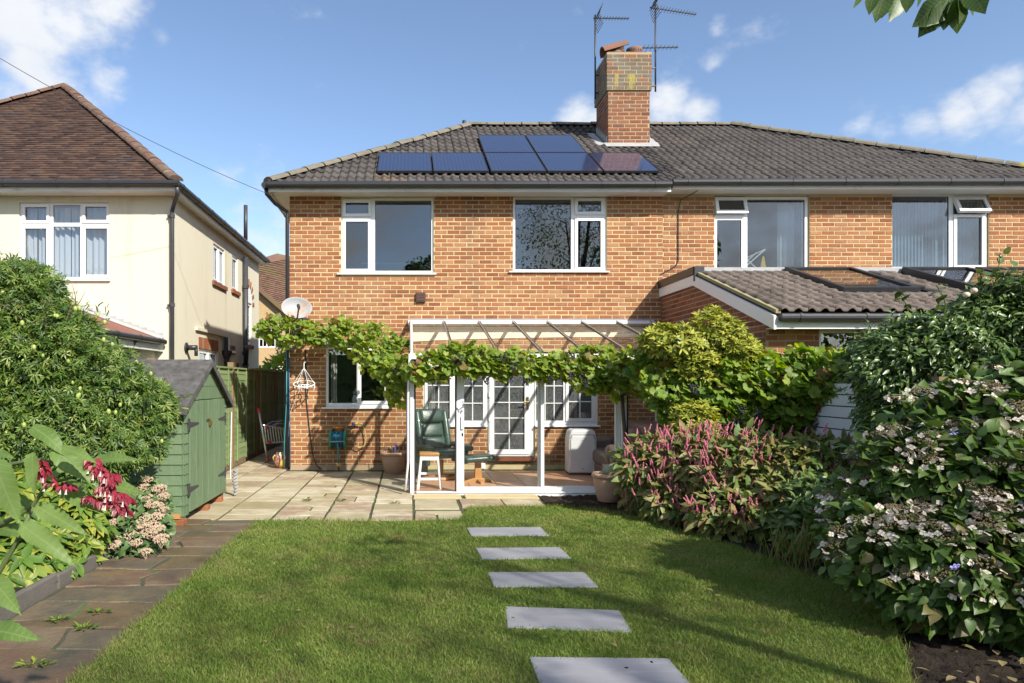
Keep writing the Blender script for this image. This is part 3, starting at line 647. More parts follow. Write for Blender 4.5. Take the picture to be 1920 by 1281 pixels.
# grass blades
def grass(n, yr, seed, hmin, hmax, wb):
    g = np.random.default_rng(seed); y0, y1 = yr
    y = y0+(y1-y0)*g.random(n)**1.25; x = -1.78+(5.4+1.78)*g.random(n); p = np.stack([x, y], 1)
    p[:,0] += 0
    jig = p+g.normal(size=p.shape)*.014
    ok = inside(jig, lp)
    for s in st_poly: ok &= ~inside(p+np.stack([g.normal(size=n)*.010, g.normal(size=n)*.010],1), s)
    p = p[ok]; n = len(p)
    clump = (np.sin(p[:,0]*3.1+1)*np.sin(p[:,1]*2.7)+np.sin(p[:,0]*7.3)*np.sin(p[:,1]*6.1+2)*.7)*.5
    h = (hmin+(hmax-hmin)*g.random(n)**1.5)*(1+.28*clump); a = g.random(n)*6.283; lean = g.random(n)*.9*h+.006; b = g.random(n)*6.283
    wd = (wb+.0007*p[:,1])*(.7+.6*g.random(n)); dx = np.cos(a)*wd/2; dy = np.sin(a)*wd/2; z0 = np.full(n, -.002)
    lx = np.cos(b)*lean; ly = np.sin(b)*lean
    V = np.stack([np.stack([p[:,0]-dx,p[:,1]-dy,z0],1), np.stack([p[:,0]+dx,p[:,1]+dy,z0],1),
                  np.stack([p[:,0]+lx*.4+dx*.8,p[:,1]+ly*.4+dy*.8,h*.6],1), np.stack([p[:,0]+lx*.4-dx*.8,p[:,1]+ly*.4-dy*.8,h*.6],1), np.stack([p[:,0]+lx,p[:,1]+ly,h],1)], 1).reshape(-1,3)
    i = np.arange(n)*5
    T_ = np.stack([np.stack([i,i+1,i+2],1), np.stack([i,i+2,i+3],1), np.stack([i+3,i+2,i+4],1)],1).reshape(-1,3)
    return V, T_
V1, T1 = grass(360000, (3.2,8.62), 4, .013, .032, .0022)
V2, T2 = grass(90000, (3.2,5.6), 5, .013, .034, .0016)
go = bpy.data.objects.new('grass', npmesh('grass', np.concatenate([V1,V2]), np.concatenate([T1,T2+len(V1)]), A['grass'])); link(go); tag(go, kind='stuff')
# fringe of longer grass along the lawn's far edge
def fringe():
    g = np.random.default_rng(9); pts = []
    for a, b in zip(lawn[:17], lawn[1:18]):
        n = int((b-a).length*420); t = g.random(n)[:,None]; pts.append(np.array(a)[None]*(1-t)+np.array(b)[None]*t+np.concatenate([g.normal(size=(n,2))*.02, np.zeros((n,1))],1))
    t = g.random(900)[:,None]; pts.append(np.array((-1.745,3.4,.0))[None]*(1-t)+np.array((-1.71,7.65,.0))[None]*t+np.concatenate([g.normal(size=(900,2))*.016, np.zeros((900,1))],1))
    p = np.concatenate(pts); n = len(p); up = np.stack([g.normal(size=n)*.45, g.normal(size=n)*.45, np.ones(n)],1)
    k = [(np.array([(-.035,0,0),(.035,0,0),(.02,.6,0),(-.02,.6,0),(0,1,-.12)]), np.array([(0,1,2),(0,2,3),(3,2,4)]))]
    par = thing('lawn_fringe', 'longer ragged grass along the far edge of the lawn', 'grass', (0,8,0)); 
    foliage(par, A['grass'], k, p, up, g.normal(size=(n,3)), .03+.035*g.random(n), 0, restname='grass_edge')
    bpy.data.objects.remove(par.children[0]) if False else None
    c = par.children[0]; c.parent = None; c.matrix_basis = ID; c.name = 'edge_grass'; c['kind'] = 'stuff'; bpy.data.objects.remove(par)
fringe()

# patio: bedding sheet, then every slab a stone of its own
pat = obj('patio', MB().prism([(-3.25,7.62,-.05),(.66,7.62,-.05),(.66,8.42,-.05),(1.75,8.42,-.05),(1.75,9.5,-.05),(.02,9.5,-.05),(.02,12.3,-.05),(-2.1,12.3,-.05),(-2.1,20,-.05),(-3.25,20,-.05)], (0,0,.034)), A['joint'], kind='structure')
def slabstone(parent, poly, z0, z1, m, name, inset=.016, tilt=.003, rough=.004):
    c = sum((Vector(p) for p in poly), Vector((0,0)))/len(poly)
    q = [Vector(p)+(c-Vector(p)).normalized()*inset*1.35 for p in poly]
    if rough:
        q2 = []
        for i, p in enumerate(q):
            e_ = q[(i+1) % len(q)]; m_ = max(2, int((e_-p).length/.11)); nn = Vector((p.y-e_.y, e_.x-p.x)).normalized()
            for k in range(m_):
                q2.append(p.lerp(e_, k/m_)+nn*R.uniform(-rough, rough)*(1 if k else .4))
        q = q2
    o = R.uniform(-.003,.003); tx = R.uniform(-tilt,tilt); ty = R.uniform(-tilt,tilt)
    b = MB(); n = len(q); e = .006
    top = [(p.x+(c-p).normalized().x*e, p.y+(c-p).normalized().y*e, z1+o+(p.x-c.x)*tx+(p.y-c.y)*ty) for p in q]
    mid = [(p.x, p.y, t[2]-.006) for p, t in zip(q, top)]; bot = [(p.x, p.y, z0) for p in q]
    b.add(bot+mid+top, [tuple(range(2*n,3*n))]+[(i,(i+1)%n,n+(i+1)%n,n+i) for i in range(n)]+[(n+i,n+(i+1)%n,2*n+(i+1)%n,2*n+i) for i in range(n)])
    return obj(name, b, m, parent)
def rect(x0,y0,x1,y1): return [(x0,y0),(x1,y0),(x1,y1),(x0,y1)]
cols = [(-3.2,-2.78),(-2.78,-2.18),(-2.18,-1.58),(-1.58,-.98),(-.98,-.05)]
def column(x0, x1, ys):
    y = ys[0]
    for h in ys[1:]:
        if isinstance(h, tuple):       # split row
            h, f = h
            xm = x0+(x1-x0)*f; slabstone(pat, rect(x0,y,xm,y+h), -.02, 0, A['slab'], 'slab'); slabstone(pat, rect(xm,y,x1,y+h), -.02, 0, A['slab'], 'slab')
        else: slabstone(pat, rect(x0,y,x1,y+h), -.02, 0, A['slab'], 'slab')
        y += h
column(-3.2,-2.78,[8.9,.45,.45,.3,.45,.45,.45,.45,.45,.45,.6,.6,.6,.6,.6,.6,.6,.6])
column(-2.78,-2.18,[7.72,.3,.45,.3,.45,.45,.45,.6,.45,.6,.6,.6,.6,.6,.6,.6,.6,.6,.6])
column(-2.18,-1.58,[7.70,.3,.3,.6,.45,.6,.45,.45,.45,.6])
column(-1.58,-.98,[7.66,(.3,.7),.3,(.3,.62),.45,(.3,.35),(.3,.7),.45,(.3,.8),.45,.45,.6])
column(-.98,-.46,[7.66,.45,.45,.3,(.45,.5),.45,.6,.45,.45,.6])
column(-.46,.05,[7.67,.30,.3,.45,.3,.45,.45,.45,.6,.45,.45])
column(.05,.64,[7.69,(.36,.45),.2]); 
for x in (.05,.64,1.2):
    slabstone(pat, rect(x, 8.36 if x < .5 else 8.46, min(x+.575,1.72), 9.12), -.02, 0, A['slab'], 'slab')
slabstone(pat, rect(-.46,9.12,.05,9.42), -.02, -.001, A['slab'], 'slab')
for x in (.05,.75,1.3): slabstone(pat, rect(x,9.13,min(x+.65,1.74),9.44), -.02, .004, A['mortar'], 'mortar_strip', .002)
# brick-on-edge course by the house and pale concrete strip by the fence
# crazy paving path
pth = obj('path', MB().prism([(-2.66,1.4,-.06),(-1.70,1.4,-.06),(-1.68,7.66,-.06),(-1.5,7.7,-.06),(-2.4,7.72,-.06),(-2.72,7.2,-.06)], (0,0,.05)), A['joint'], kind='structure')
rows = [2.2]; 
while rows[-1] < 7.6: rows.append(rows[-1]+R.uniform(.22,.48))
def jit(x, y, a=.10): return (x+R.uniform(-a,a), y+R.uniform(-a,a))
prev = None; ncol = 2
for k in range(len(rows)-1):
    y0, y1 = rows[k], rows[k+1]; xr = -1.72 if y1 < 7.4 else -1.66; xl = -2.63 if y1 < 6.6 else -2.55
    xm0 = R.uniform(-2.35,-2.0); xm1 = xm0+R.uniform(-.12,.12)
    lo = [(xl, y0+R.uniform(-.05,.05)) if k == 0 else prevL, jit(xm0, y0), (xr, y0) if k == 0 else prevR]
    hl, hr = (xl, y1+R.uniform(-.08,.08)), (xr, y1+R.uniform(-.08,.08)); hm = jit(xm1, y1, .09)
    lm = lo[1] if k == 0 else (lo[1][0], prevL[1]+(prevR[1]-prevL[1])*(lo[1][0]-xl)/(xr-xl))
    t = R.random()
    hm = (hm[0], hl[1]+(hr[1]-hl[1])*(hm[0]-xl)/(xr-xl))
    if t < .2: slabstone(pth, [lo[0], lo[2], hr, hl], -.03, -.002, A['flag'], 'paving_stone', .015, .022, .015)
    elif t < .5:
        c = ((lm[0]+hm[0])/2+R.uniform(-.15,.15), (y0+y1)/2)
        slabstone(pth, [lo[0], lm, c, hm, hl], -.03, -.002, A['flag'], 'paving_stone', .015, .022, .015); slabstone(pth, [lm, lo[2], hr, hm, c], -.03, -.002, A['flag'], 'paving_stone', .015, .022, .015)
    else:
        slabstone(pth, [lo[0], lm, hm, hl], -.03, -.002, A['flag'], 'paving_stone', .015, .022, .015); slabstone(pth, [lm, lo[2], hr, hm], -.03, -.002, A['flag'], 'paving_stone', .015, .022, .015)
    prevL, prevR = hl, hr
kb = obj('kerb', MB().box(-2.69,1.5,-.05,-2.655,2.2,.0), A['kerb'], kind='structure')
for y in (2.3,3.25,4.2,5.15): obj('kerb_stone', MB().box(-2.70+R.uniform(-.01,.01), y, -.05, -2.645, y+.93, .11+R.uniform(-.01,.01)), A['kerb'], kb, bev=.012)
# small weeds in the joints
def weed(x, y, r, seed):
    g = np.random.default_rng(seed); n = 26; t = thing('weed', WL[seed % len(WL)], 'weed', (x,y,0), 'weeds in the paving joints')
    a = g.random(n)*6.28; p = np.stack([x+np.cos(a)*r*g.random(n), y+np.sin(a)*r*.5*g.random(n), .004+.01*g.random(n)],1)
    foliage(t, A['l_pers'] if False else A['l_rhodo'], LANCE, p, np.stack([np.cos(a),np.sin(a),.5+g.random(n)*.4],1), np.array((0,0,1.))+g.normal(size=(n,3))*.3, .03+.03*g.random(n), 0, restname='leaves')
WL = ['small green weed on the dark paving at the bottom corner','tiny weed in the path below the flowering sedum','small weed tuft near the middle of the stone path','little weed beside the edging stones','green weed in a joint of the sunny patio slabs','low weed at the foot of the shed','tuft in the patio joint near the conservatory post']
for i, (px, py, r) in enumerate(((65,1250,.09),(185,1150,.06),(160,1180,.05),(110,1165,.05),(640,940,.04),(575,940,.05),(740,945,.05))):
    q = G(px, py); weed(q.x, q.y, r, i)

# ------------------------------------------------------------------ the brick house
TW = T3(0, YW, 0)
SC = F/YW
def U(px): return (px-CX)/SC
def V(py): return H-(py-CY)/SC
def HR(x0, y0, x1, y1): return (U(x0), V(y1), U(x1), V(y0))     # photo box on the wall -> wall rectangle
XL, XP_, XR = U(543), U(1243), 11.6
house = thing('brick_house', 'orange brick semi with solar panels on its tiled roof and a glazed lean-to', 'house', (1.2,YW+3,0))
EZ, EY, RYr, RZr = 4.985, 11.80, 15.6, 7.39
h_main = [HR(640,371,813,513), HR(962,369,1138,509), HR(611,650,733,766), HR(794,660,1121,798), HR(914,660,1003,862)]
wall = obj('wall', MB().slab(TW, XL+.003, XP_, -.05, 4.95, 0, .26, h_main), A['mortar'], house)
obj('flank_wall', MB().box(XL, YW+.26, -.05, XL+.26, 19.6, 4.95), A['brick'], house)
hb = [(h[0],h[1],h[2],h[3]) for h in h_main]
vent = HR(780,549,798,567)
bandpick = lambda lo, hi, x0=-9, x1=99: (lambda s, v: 0 if (lo < v < hi and x0 < s < x1) else 1)
bricks(house, TW, XL, XP_, -.04, 4.94, A['brick'], hb, pick=bandpick(2.72, 3.5))
vb = obj('vent_cover', MB(TW).box(U(780),-.06,V(567),U(798),.01,V(549)), A['rawbrown'], house, bev=.008)
obj('louvre', MB(TW).box(U(782),-.066,V(564),U(796),-.058,V(562)).box(U(782),-.066,V(559),U(796),-.058,V(557)).box(U(782),-.066,V(554),U(796),-.058,V(552)), A['rawbrown'], vb)
for px in (675,960):
    ab = obj('air_brick', MB(TW).slab(ID, U(px-11), U(px+11), V(878), V(869), -.009, .02, [(U(px-9)+i*.033, V(877), U(px-9)+i*.033+.02, V(870)) for i in range(5)]), A['brick_dark'], house)
    obj('air_slot', MB(TW).box(U(px-10), .005, V(878), U(px+10), .03, V(869)), A['black'], ab)
# windows
def gl(x0,y0,x1,y1,sash=0,**k): return dict(r=HR(x0,y0,x1,y1), sash=sash/SC, **k)
W1 = win(house, TW, *HR(640,371,813,512), [gl(648,379.5,690.5,400,6), gl(648,415,690,504,6), gl(703,375.5,809,507.5)], sill=(U(632),U(818)))
W2 = win(house, TW, *HR(962,369,1138,508), [gl(1084,376.5,1128,396.5,6), gl(1084,413.5,1127,501,6), gl(966.5,373.5,1071.5,505)], sill=(U(954),U(1142)))
W3 = win(house, TW, *HR(611,650,733,763), [gl(615.5,655,669,756,gm=A['glass_bright']), gl(677,657,721,752,6,gm=A['glass_bright'])], sill=(U(603),U(737)))
cw = dict(gm=A['glass_drop'])
W4 = win(house, TW, *HR(794,664,914.5,797), [gl(802,691,843.5,786,6,grid=(2,3),**cw), gl(867,691,906,789,0,grid=(2,3),**cw)], sill=(U(788),U(914)))
W5 = win(house, TW, *HR(1003,664,1121,797), [gl(1006,691,1057,789,0,grid=(3,3),**cw), gl(1067,691,1110,784.5,6,grid=(2,3),**cw)], sill=(U(1003),U(1125)))
dr = win(house, TW, *HR(916,664,1002,856), [gl(927,696,984,843,9.5,grid=(2,5),**cw)], name='back_door', depth=.08)
obj('handle', MB(TW).box(U(989.5)-.018,-.012,V(768),U(989.5)+.018,.016,V(744)).bar((U(989.5),-.05,V(754)),(U(981),-.055,V(754)),.02,.02).tube([(U(989.5),0,V(754)),(U(989.5),-.05,V(754))],.012,8), A['brass'], dr, bev=.004)
for py in (740,785,840): obj('hinge', MB(TW).box(U(916.5),.0,V(py+5),U(919.5),.03,V(py-5)), A['white'], dr)
obj('door_step', MB(TW).box(U(914),-.10,V(864),U(1004),.02,V(857.5)), A['brick_dark'], house, bev=.006)
obj('plinth', MB(TW).box(U(800),-.02,-.02,U(1222),.005,V(871)), A['mortar'], house)
obj('plinth', MB(TW).box(XL+.01,-.014,-.02,U(765),.004,.075), A['mortar_dark'], house)
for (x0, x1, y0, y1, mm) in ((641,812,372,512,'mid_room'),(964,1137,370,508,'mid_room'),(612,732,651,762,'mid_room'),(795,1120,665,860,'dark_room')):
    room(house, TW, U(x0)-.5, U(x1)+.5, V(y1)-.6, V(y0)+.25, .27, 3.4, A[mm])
obj('shelf', MB(TW).box(U(660),2.2,V(452),U(775),2.5,V(455)), A['white'], house)
obj('pelmet', MB(TW).box(U(966),1.9,V(462),U(1030),2.4,V(500)), A['grey'], house)
for x0, x1 in ((617,628),): drape(house, TW, U(x0), U(x1), V(757), V(655), .33, A['curtain_cream'], 2, .015)
drape(house, TW, U(805), U(817), V(788), V(690), .34, A['curtain_cream'], 2, .012)
# vase of flowers on the kitchen sill
vz = thing('flower_vase', 'white vase of pale flowers on the kitchen window sill', 'vase', (U(664),YW+.2,V(756)))
obj('vase', MB(T3(U(664),YW+.2,V(757))).lathe([(.001,0),(.045,.0),(.06,.06),(.035,.13),(.04,.15)],12), A['white'], vz, smooth=True)
for i in range(6): obj('bloom', MB().ball((U(664)+R.uniform(-.07,.07),YW+.2+R.uniform(-.03,.03),V(756)+.16+R.uniform(0,.12)),.035,seg=7,rings=5), A['f_white'], vz, smooth=True)
vz = thing('window_plant', 'small potted plant inside the lean-to window beside the white air conditioner', 'plant', (U(1098),YW+.2,V(786)))
obj('vase', MB(T3(U(1098),YW+.2,V(788))).lathe([(.001,0),(.05,.0),(.065,.06),(.05,.13)],12), A['ac'], vz, smooth=True)
g_ = np.random.default_rng(2); nn = 24; p_ = np.tile(np.array((U(1098),YW+.2,V(786)+.13)),(nn,1)); foliage(vz, A['l_sedum'], NARROW, p_, np.stack([g_.normal(size=nn)*.5,g_.normal(size=nn)*.2,np.ones(nn)],1), g_.normal(size=(nn,3)), .22, 0, restname='foliage')
# eaves of the pair
def eaves(par, x0, x1, zoff=0, ret=False):
    obj('fascia', MB().box(x0, EY+.005, 4.845+zoff, x1, EY+.03, 4.965+zoff), A['fascia'], par)
    obj('soffit', MB().box(x0, EY+.032, 4.865+zoff, x1, YW+.02, 4.885+zoff), A['fascia'], par)
    gutter(par, (x0-.03, EY-.055, 4.955+zoff), (x1-.02, EY-.055, 4.965+zoff), A['black'], .055)
XE = -2.47
eaves(house, XE+.05, XP_)
obj('bargeboard', MB().box(XE+.02, EY+.03, 4.845, XE+.045, 19.7, 4.965).box(XE+.046, EY+.04, 4.866, XL+.02, 19.7, 4.884), A['fascia'], house)
gutter(house, (XE-.03, EY-.05, 4.95), (XE-.03, 19.7, 4.95), A['black'], .055)
obj('downpipe', MB().tube([(XE-.02,EY+.05,4.9),(XE-.02,EY+.08,4.83),(XE+.1,YW-.16,4.70),(XL-.035,YW-.05,4.58),(XL-.035,YW-.04,4.5),(XL-.035,YW-.04,.02)], .034, 10), A['black'], house, smooth=True)
# roofs
AP = Vector((1.365, RYr, RZr)); AR = Vector((7.34, RYr, RZr)); CL_ = Vector((XE, EY, EZ)); CR = Vector((12.3, EY, EZ-.02)); MP = Vector((XP_, RYr, RZr))
sv = Vector((0, RYr-EY, RZr-EZ)); sl_ = sv.length; sv.normalize(); sn = Vector((1,0,0)).cross(sv)
hipn = Vector((AP.y-CL_.y, -(AP.x-CL_.x), 0)).normalized(); hiprn = Vector((-(AR.y-CR.y), AR.x-CR.x, 0)).normalized()
YB = 2*RYr-EY
d_ = sn*.03
obj('roof', MB().add([CL_-d_, (XP_,EY,EZ-.03), MP-d_, AP-d_, (XE,YB,EZ), (XP_,YB,EZ)], [(0,1,2,3),(0,3,4),(4,3,2,5)]), A['tile'], house)
nb = thing('attached_brick_house', 'brick semi joined on past the chimney, top-hung vents open in two upper windows', 'house', (8,YW+3,0))
obj('roof', MB().add([(XP_,EY,EZ-.03), CR-d_, AR-d_, MP-d_, (12.3,YB,EZ), (XP_,YB,EZ)], [(0,1,2,3),(1,4,2),(4,5,3,2)]), A['tile'], nb)
chim = (4.08, 14.03, 4.93, 14.90)
TWd, TG = .30, .335
nrow = int(sl_/TG)+1; g0 = sl_/nrow
chole = [(chim[0]-XE-.06, (chim[1]-EY)/sv.y-.15, chim[2]-XE+.12, (chim[3]-EY)/sv.y+.1)]
ncolm = int(round((XP_-XE)/TWd))
tiles(house, CL_+Vector((0,-.04,-.02))+sn*.0, (1,0,0), sv, ncolm, nrow, (XP_-XE)/ncolm, g0, A['tile'], [(CL_, hipn), (MP, (-1,0,0))], chole, 300)
tiles(nb, Vector((XP_,EY-.04,EZ-.02)), (1,0,0), sv, 26, nrow, TWd, g0, A['tile'], [(CR, hiprn), (MP, (1,0,0))], [(a-(XP_-XE), b, c-(XP_-XE), d) for a, b, c, d in chole], 300)
caps(house, CL_+Vector((.02,.02,.03)), AP+Vector((0,0,.02)), .135, A['hip'])
caps(house, AP+Vector((0,0,.0)), MP+Vector((0,0,.0)), .15, A['hip'], name='ridge_tile')
caps(nb, MP+Vector((0,0,.0)), AR+Vector((0,0,.0)), .15, A['hip'], name='ridge_tile')
caps(nb, CR+Vector((0,0,.015)), AR+Vector((0,0,.015)), .17, A['hip'])
obj('roof_lamp', MB().tube([(AP.x-.12,RYr-.05,RZr+.02),(AP.x-.12,RYr-.05,RZr+.12)],.045,8), A['black'], house)
# chimney
ch = obj('chimney', MB().slab(T3(0,chim[1],0), chim[0], chim[2], 6.0, 8.31, .0, chim[3]-chim[1]), A['mortar_dark'], house)
x0, y0, x1, y1 = chim; zc = ZP(170, 14.03)
TS = frame((0,-1,0),(1,0,0),(0,0,1),(x0,y1,0)); TR = frame((0,1,0),(-1,0,0),(0,0,1),(x1,y0,0))
e = .035
obj('chimney_head', MB().slab(T3(0,y0-e,0), x0-e, x1+e, zc, 8.315, 0, y1-y0+2*e), A['mortar_dark'], ch)
kb_ = dict(course=.0815, BL=.245)
def chbricks(T, u0, u1, v0, v1, m, n): bricks(ch, T, u0, u1, v0, v1, m, nparts=n, **kb_)
chbricks(T3(0,y0,0), x0, x1, 6.3, zc, A['brick_chim'], 120); chbricks(TS, 0, y1-y0, 6.3, zc, A['brick_dark'], 20)
TS2 = frame((0,-1,0),(1,0,0),(0,0,1),(x0-e,y1+e,0))
chbricks(T3(0,y0-e,0), x0-e, x1+e, zc+.01, 8.31, A['brick_grey'], 80); chbricks(TS2, 0, y1-y0+2*e, zc+.01, 8.31, A['brick_grey'], 20)
chbricks(TR, 0, y1-y0, 6.3, 8.0, A['brick_dark'], 0)
obj('flashing', MB().box(x0-.03,y0-.02,6.30,x1+.03,y0-.008,6.46).prism([(x0-.1,y0-.22,6.325),(x1+.14,y0-.22,6.325),(x1+.14,y0-.01,6.46),(x0-.1,y0-.01,6.46)],(0,0,.012)), A['leadlight'], ch)
fl = MB()
for i in range(6):
    yy = y0+.02+i*.14; zz = EZ+(yy-EY)*.633; fl.prism([(x0-.015,yy,zz+.02),(x0-.015,yy+.14,zz+.11),(x0-.015,yy+.14,zz+.22),(x0-.015,yy,zz+.22)],(.006,0,0)); fl.prism([(x1+.012,yy,zz+.02),(x1+.012,yy+.14,zz+.11),(x1+.012,yy+.14,zz+.22),(x1+.012,yy,zz+.22)],(.006,0,0))
fl.prism([(x0-.3,y0+.0,6.43),(x0-.06,y0-.0,6.43),(x0-.06,y1,6.98),(x0-.3,y1,6.98)],(0,0,.012)).prism([(x1+.03,y0,6.43),(x1+.26,y0,6.43),(x1+.2,y1,6.98),(x1+.03,y1,6.98)],(0,0,.012))
obj('step_flashing', fl, A['leadlight'], ch)
obj('mortar_flaunch', MB().prism([(x0,y0,8.31),(x1,y0,8.31),(x1,y1,8.31),(x0,y1,8.31)],(0,0,.035)), A['brick_grey'], ch)
cx1, cx2, cyy = XP(1155,14.4), XP(1189,14.4), 14.4
pt = obj('chimney_pot', MB(T3(cx1,cyy,8.33)).lathe([(.14,0),(.13,.12),(.12,.2),(.10,.2),(.10,0)],14), A['pot_red'], ch, smooth=True)
hd = MB(); TC_ = T3(cx1-.04,cyy,8.56) @ RY(-16); sg = 9; vv = []
for xx in (-.26,.27):
    for r in (.17,.145):
        for k in range(sg+1):
            t = math.pi*k/sg; vv.append((xx, -math.cos(t)*r, math.sin(t)*r*.95-.03))
n1 = sg+1; f_ = []
for k in range(sg): f_ += [(k,k+1,2*n1+k+1,2*n1+k),(n1+k+1,n1+k,3*n1+k,3*n1+k+1),(k+1,k,n1+k,n1+k+1),(2*n1+k,2*n1+k+1,3*n1+k+1,3*n1+k)]
obj('pot_hood', hd.add(vv, f_, TC_), A['pot_red'], pt, smooth=False)
p2 = obj('chimney_pot', MB(T3(cx2,cyy,8.33)).lathe([(.13,0),(.125,.07),(.15,.10),(.165,.2),(.165,.24),(.14,.25),(.13,.2),(.12,0)],16), A['pot_red'], ch, smooth=True)
obj('pot_vent', MB(T3(cx2,cyy,0)).add(*(lambda L_: ([p for q in L_ for p in q], [(4*i,4*i+1,4*i+2,4*i+3) for i in range(len(L_))]))([[(math.sin(a-.05)*.168,-math.cos(a-.05)*.168,8.49),(math.sin(a+.05)*.168,-math.cos(a+.05)*.168,8.49),(math.sin(a+.05)*.168,-math.cos(a+.05)*.168,8.52),(math.sin(a-.05)*.168,-math.cos(a-.05)*.168,8.52)] for a in [i*.3-1.2 for i in range(9)]])), A['black'], p2)
# solar panels
def onroof(px, py, off=.10):
    a = (px-CX)/F; b = (CY-py)/F
    k = (RZr-EZ)/(RYr-EY); z0 = EZ+off/math.cos(math.atan(k)); Y = (z0-k*EY-H)/(b-k); return Vector((a*Y, Y, H+b*Y))
s_bot = (onroof(900,320).y-EY)/sv.y; s_mid = (onroof(900,285.5).y-EY)/sv.y; s_top = (onroof(900,252.5).y-EY)/sv.y
X0p = -.575
plab = ['solar panel at the outer end of the lower row near the hip','second solar panel of the lower row from the hip end','solar panel in the middle of the lower row','solar panel of the lower row under the upper row, partly reflecting the chimney','brownish solar panel below the chimney reflecting its brickwork',
        'upper row solar panel on the hip side','upper row solar panel on the chimney side']
def solar(x, s0, s1, lab):
    o0 = Vector((x, EY, EZ))+sv*s0; M = frame((1,0,0), sv, sn, o0); wdt = .975; ln = s1-s0-.02
    t = thing('solar_panel', lab, 'solar panel', o0, 'solar panels on the roof')
    obj('panel_frame', MB(M).slab(frame((1,0,0),(0,0,-1),(0,1,0)), 0, wdt, 0, ln, -.115, -.075, [(.012,.012,wdt-.012,ln-.012)]), A['black'], t)
    me = MB(M).add([(.012,.012,.111),(wdt-.012,.012,.111),(wdt-.012,ln-.012,.111),(.012,ln-.012,.111)], [(0,1,2,3)]).mesh('cell_glass'); uv = me.uv_layers.new(); 
    for i, c in enumerate(((0,0),(1,0),(1,1),(0,1))): uv.data[i].uv = c
    obj('cell_glass', me, A['cells'], t)
    obj('backing', MB(M).box(.013,.013,.08,wdt-.013,ln-.013,.10), A['black'], t)
    for xx in (.2,.75): obj('bracket', MB(M).box(xx,.02,.0,xx+.04,.06,.078).box(xx,ln-.06,.0,xx+.04,ln-.02,.078), A['alu'], t)
for i in range(5): solar(X0p+i*1.0+(0.02 if i > 1 else 0), s_bot, s_mid, plab[i])
for i in range(2): solar(X0p+(i+2)*1.0+.02, s_mid+.01, s_top, plab[5+i])
# aerials
def aerial(mx, my, z0, z1, booms, lab, base):
    t = thing('tv_aerial', lab, 'aerial', (mx,my,z0), 'television aerials on the chimney')
    obj('mast', MB().tube([(mx,my,z0),(mx,my,z1)], .019, 8), A['grey_pipe'], t, smooth=True)
    for (z, x0, x1, sl, ne, el, refl) in booms:
        b = obj('boom', MB().bar((mx+x0,my,z+.0),(mx+x1,my-.15,z+sl),.022,.022), A['grey_pipe'], t)
        q = MB()
        for i in range(ne):
            f = (i+.5)/ne; c = Vector((mx+x0+(x1-x0)*f, my-.15*f, z+sl*f)); l = el*(1-.35*f); q.tube([c+Vector((0,-l*.93,l*.12)), c+Vector((0,l*.93,-l*.12))], .004, 4)
        obj('aerial_rods', q, A['grey_pipe'], b)
        if refl:
            q = MB(); c = Vector((mx+x0+.12,my,z))
            for s in (-1,1):
                for k in range(5): zz = .03+k*.045; q.tube([c+Vector((.06*k/4-.03,-.22,s*zz)), c+Vector((.06*k/4-.03,.22,s*zz))], .006, 4)
                q.tube([c+Vector((-.03,-.2,s*.03)), c+Vector((.03,-.2,s*.22))], .008, 4); q.tube([c+Vector((-.03,.2,s*.03)), c+Vector((.03,.2,s*.22))], .008, 4)
            obj('reflector', q, A['grey_pipe'], b)
    obj('mast_bracket', MB().bar((mx,my,z0+.12),(base,my,z0+.12),.03,.03).bar((mx,my,z0+.5),(base,my,z0+.5),.03,.03), A['grey_pipe'], t)
m1 = P(1116,150,14.6)
aerial(m1.x, m1.y, ZP(185,14.6), ZP(28,14.6), [(ZP(34,14.6), -.04, .68, -.09, 12, .10, True)], 'slim television aerial with mesh reflector on the shaded side of the chimney', x0)
m2 = P(1229,150,14.4)
aerial(m2.x, m2.y, ZP(172,14.4), ZP(8,14.4), [(ZP(14,14.4), -.12, .80, -.23, 16, .13, True), (ZP(90,14.4), -.3, .42, -.06, 9, .14, False)], 'taller television aerial with two booms on the sunlit side of the chimney', x1)

# neighbour's half
T2 = TW
h_n = [HR(1340,367,1518,506), HR(1673,362,1855,505)]
obj('wall', MB().slab(TW, XP_+.002, XR, -.05, 4.95, .002, .262, h_n), A['mortar'], nb)
bricks(nb, T3(0,YW+.001,0), XP_+.004, XR, 2.9, 4.94, A['brick'], h_n, pick=bandpick(3.5, 4.85, XP_+.3, 10.8))
eaves(nb, XP_+.03, 12.3, .045)
W6 = win(nb, TW, *HR(1340,368,1517,505), [gl(1347,375,1394.5,396,6,open=16), gl(1346,412,1392,502,0), gl(1403,373.5,1511,502)], sill=None)
W7 = win(nb, TW, *HR(1673,363,1853,504), [gl(1675.5,367.5,1782,500), gl(1796,374,1844,396,6,open=26), gl(1796,407,1843,497,6)], sill=None)
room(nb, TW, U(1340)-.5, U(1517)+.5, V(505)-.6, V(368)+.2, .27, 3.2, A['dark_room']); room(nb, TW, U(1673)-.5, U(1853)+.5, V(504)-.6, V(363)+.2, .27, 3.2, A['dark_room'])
drape(nb, TW, U(1478), U(1512), V(504), V(372), .36, A['curtain'], 4, .025)
drape(nb, TW, U(1341), U(1348), V(504), V(372), .36, A['curtain'], 2, .02)
for i in range(17):
    u = U(1676)+i*.062; obj('blind_slat', MB(TW @ T3(u, .33, 0) @ RZ(28)).box(0,0,V(503),.085,.004,V(366)), A['blind'], nb)
for i in range(9):
    u = U(1795)+i*.062; obj('blind_slat', MB(TW @ T3(u, .33, 0) @ RZ(28)).box(0,0,V(503),.085,.004,V(366)), A['blind'], nb)
dk = thing('drying_rack', 'white crossed legs of a clothes airer standing inside the upstairs window', 'clothes airer', (U(1425),YW+.7,V(506)))
k = MB(TW @ T3(0,.28,0))
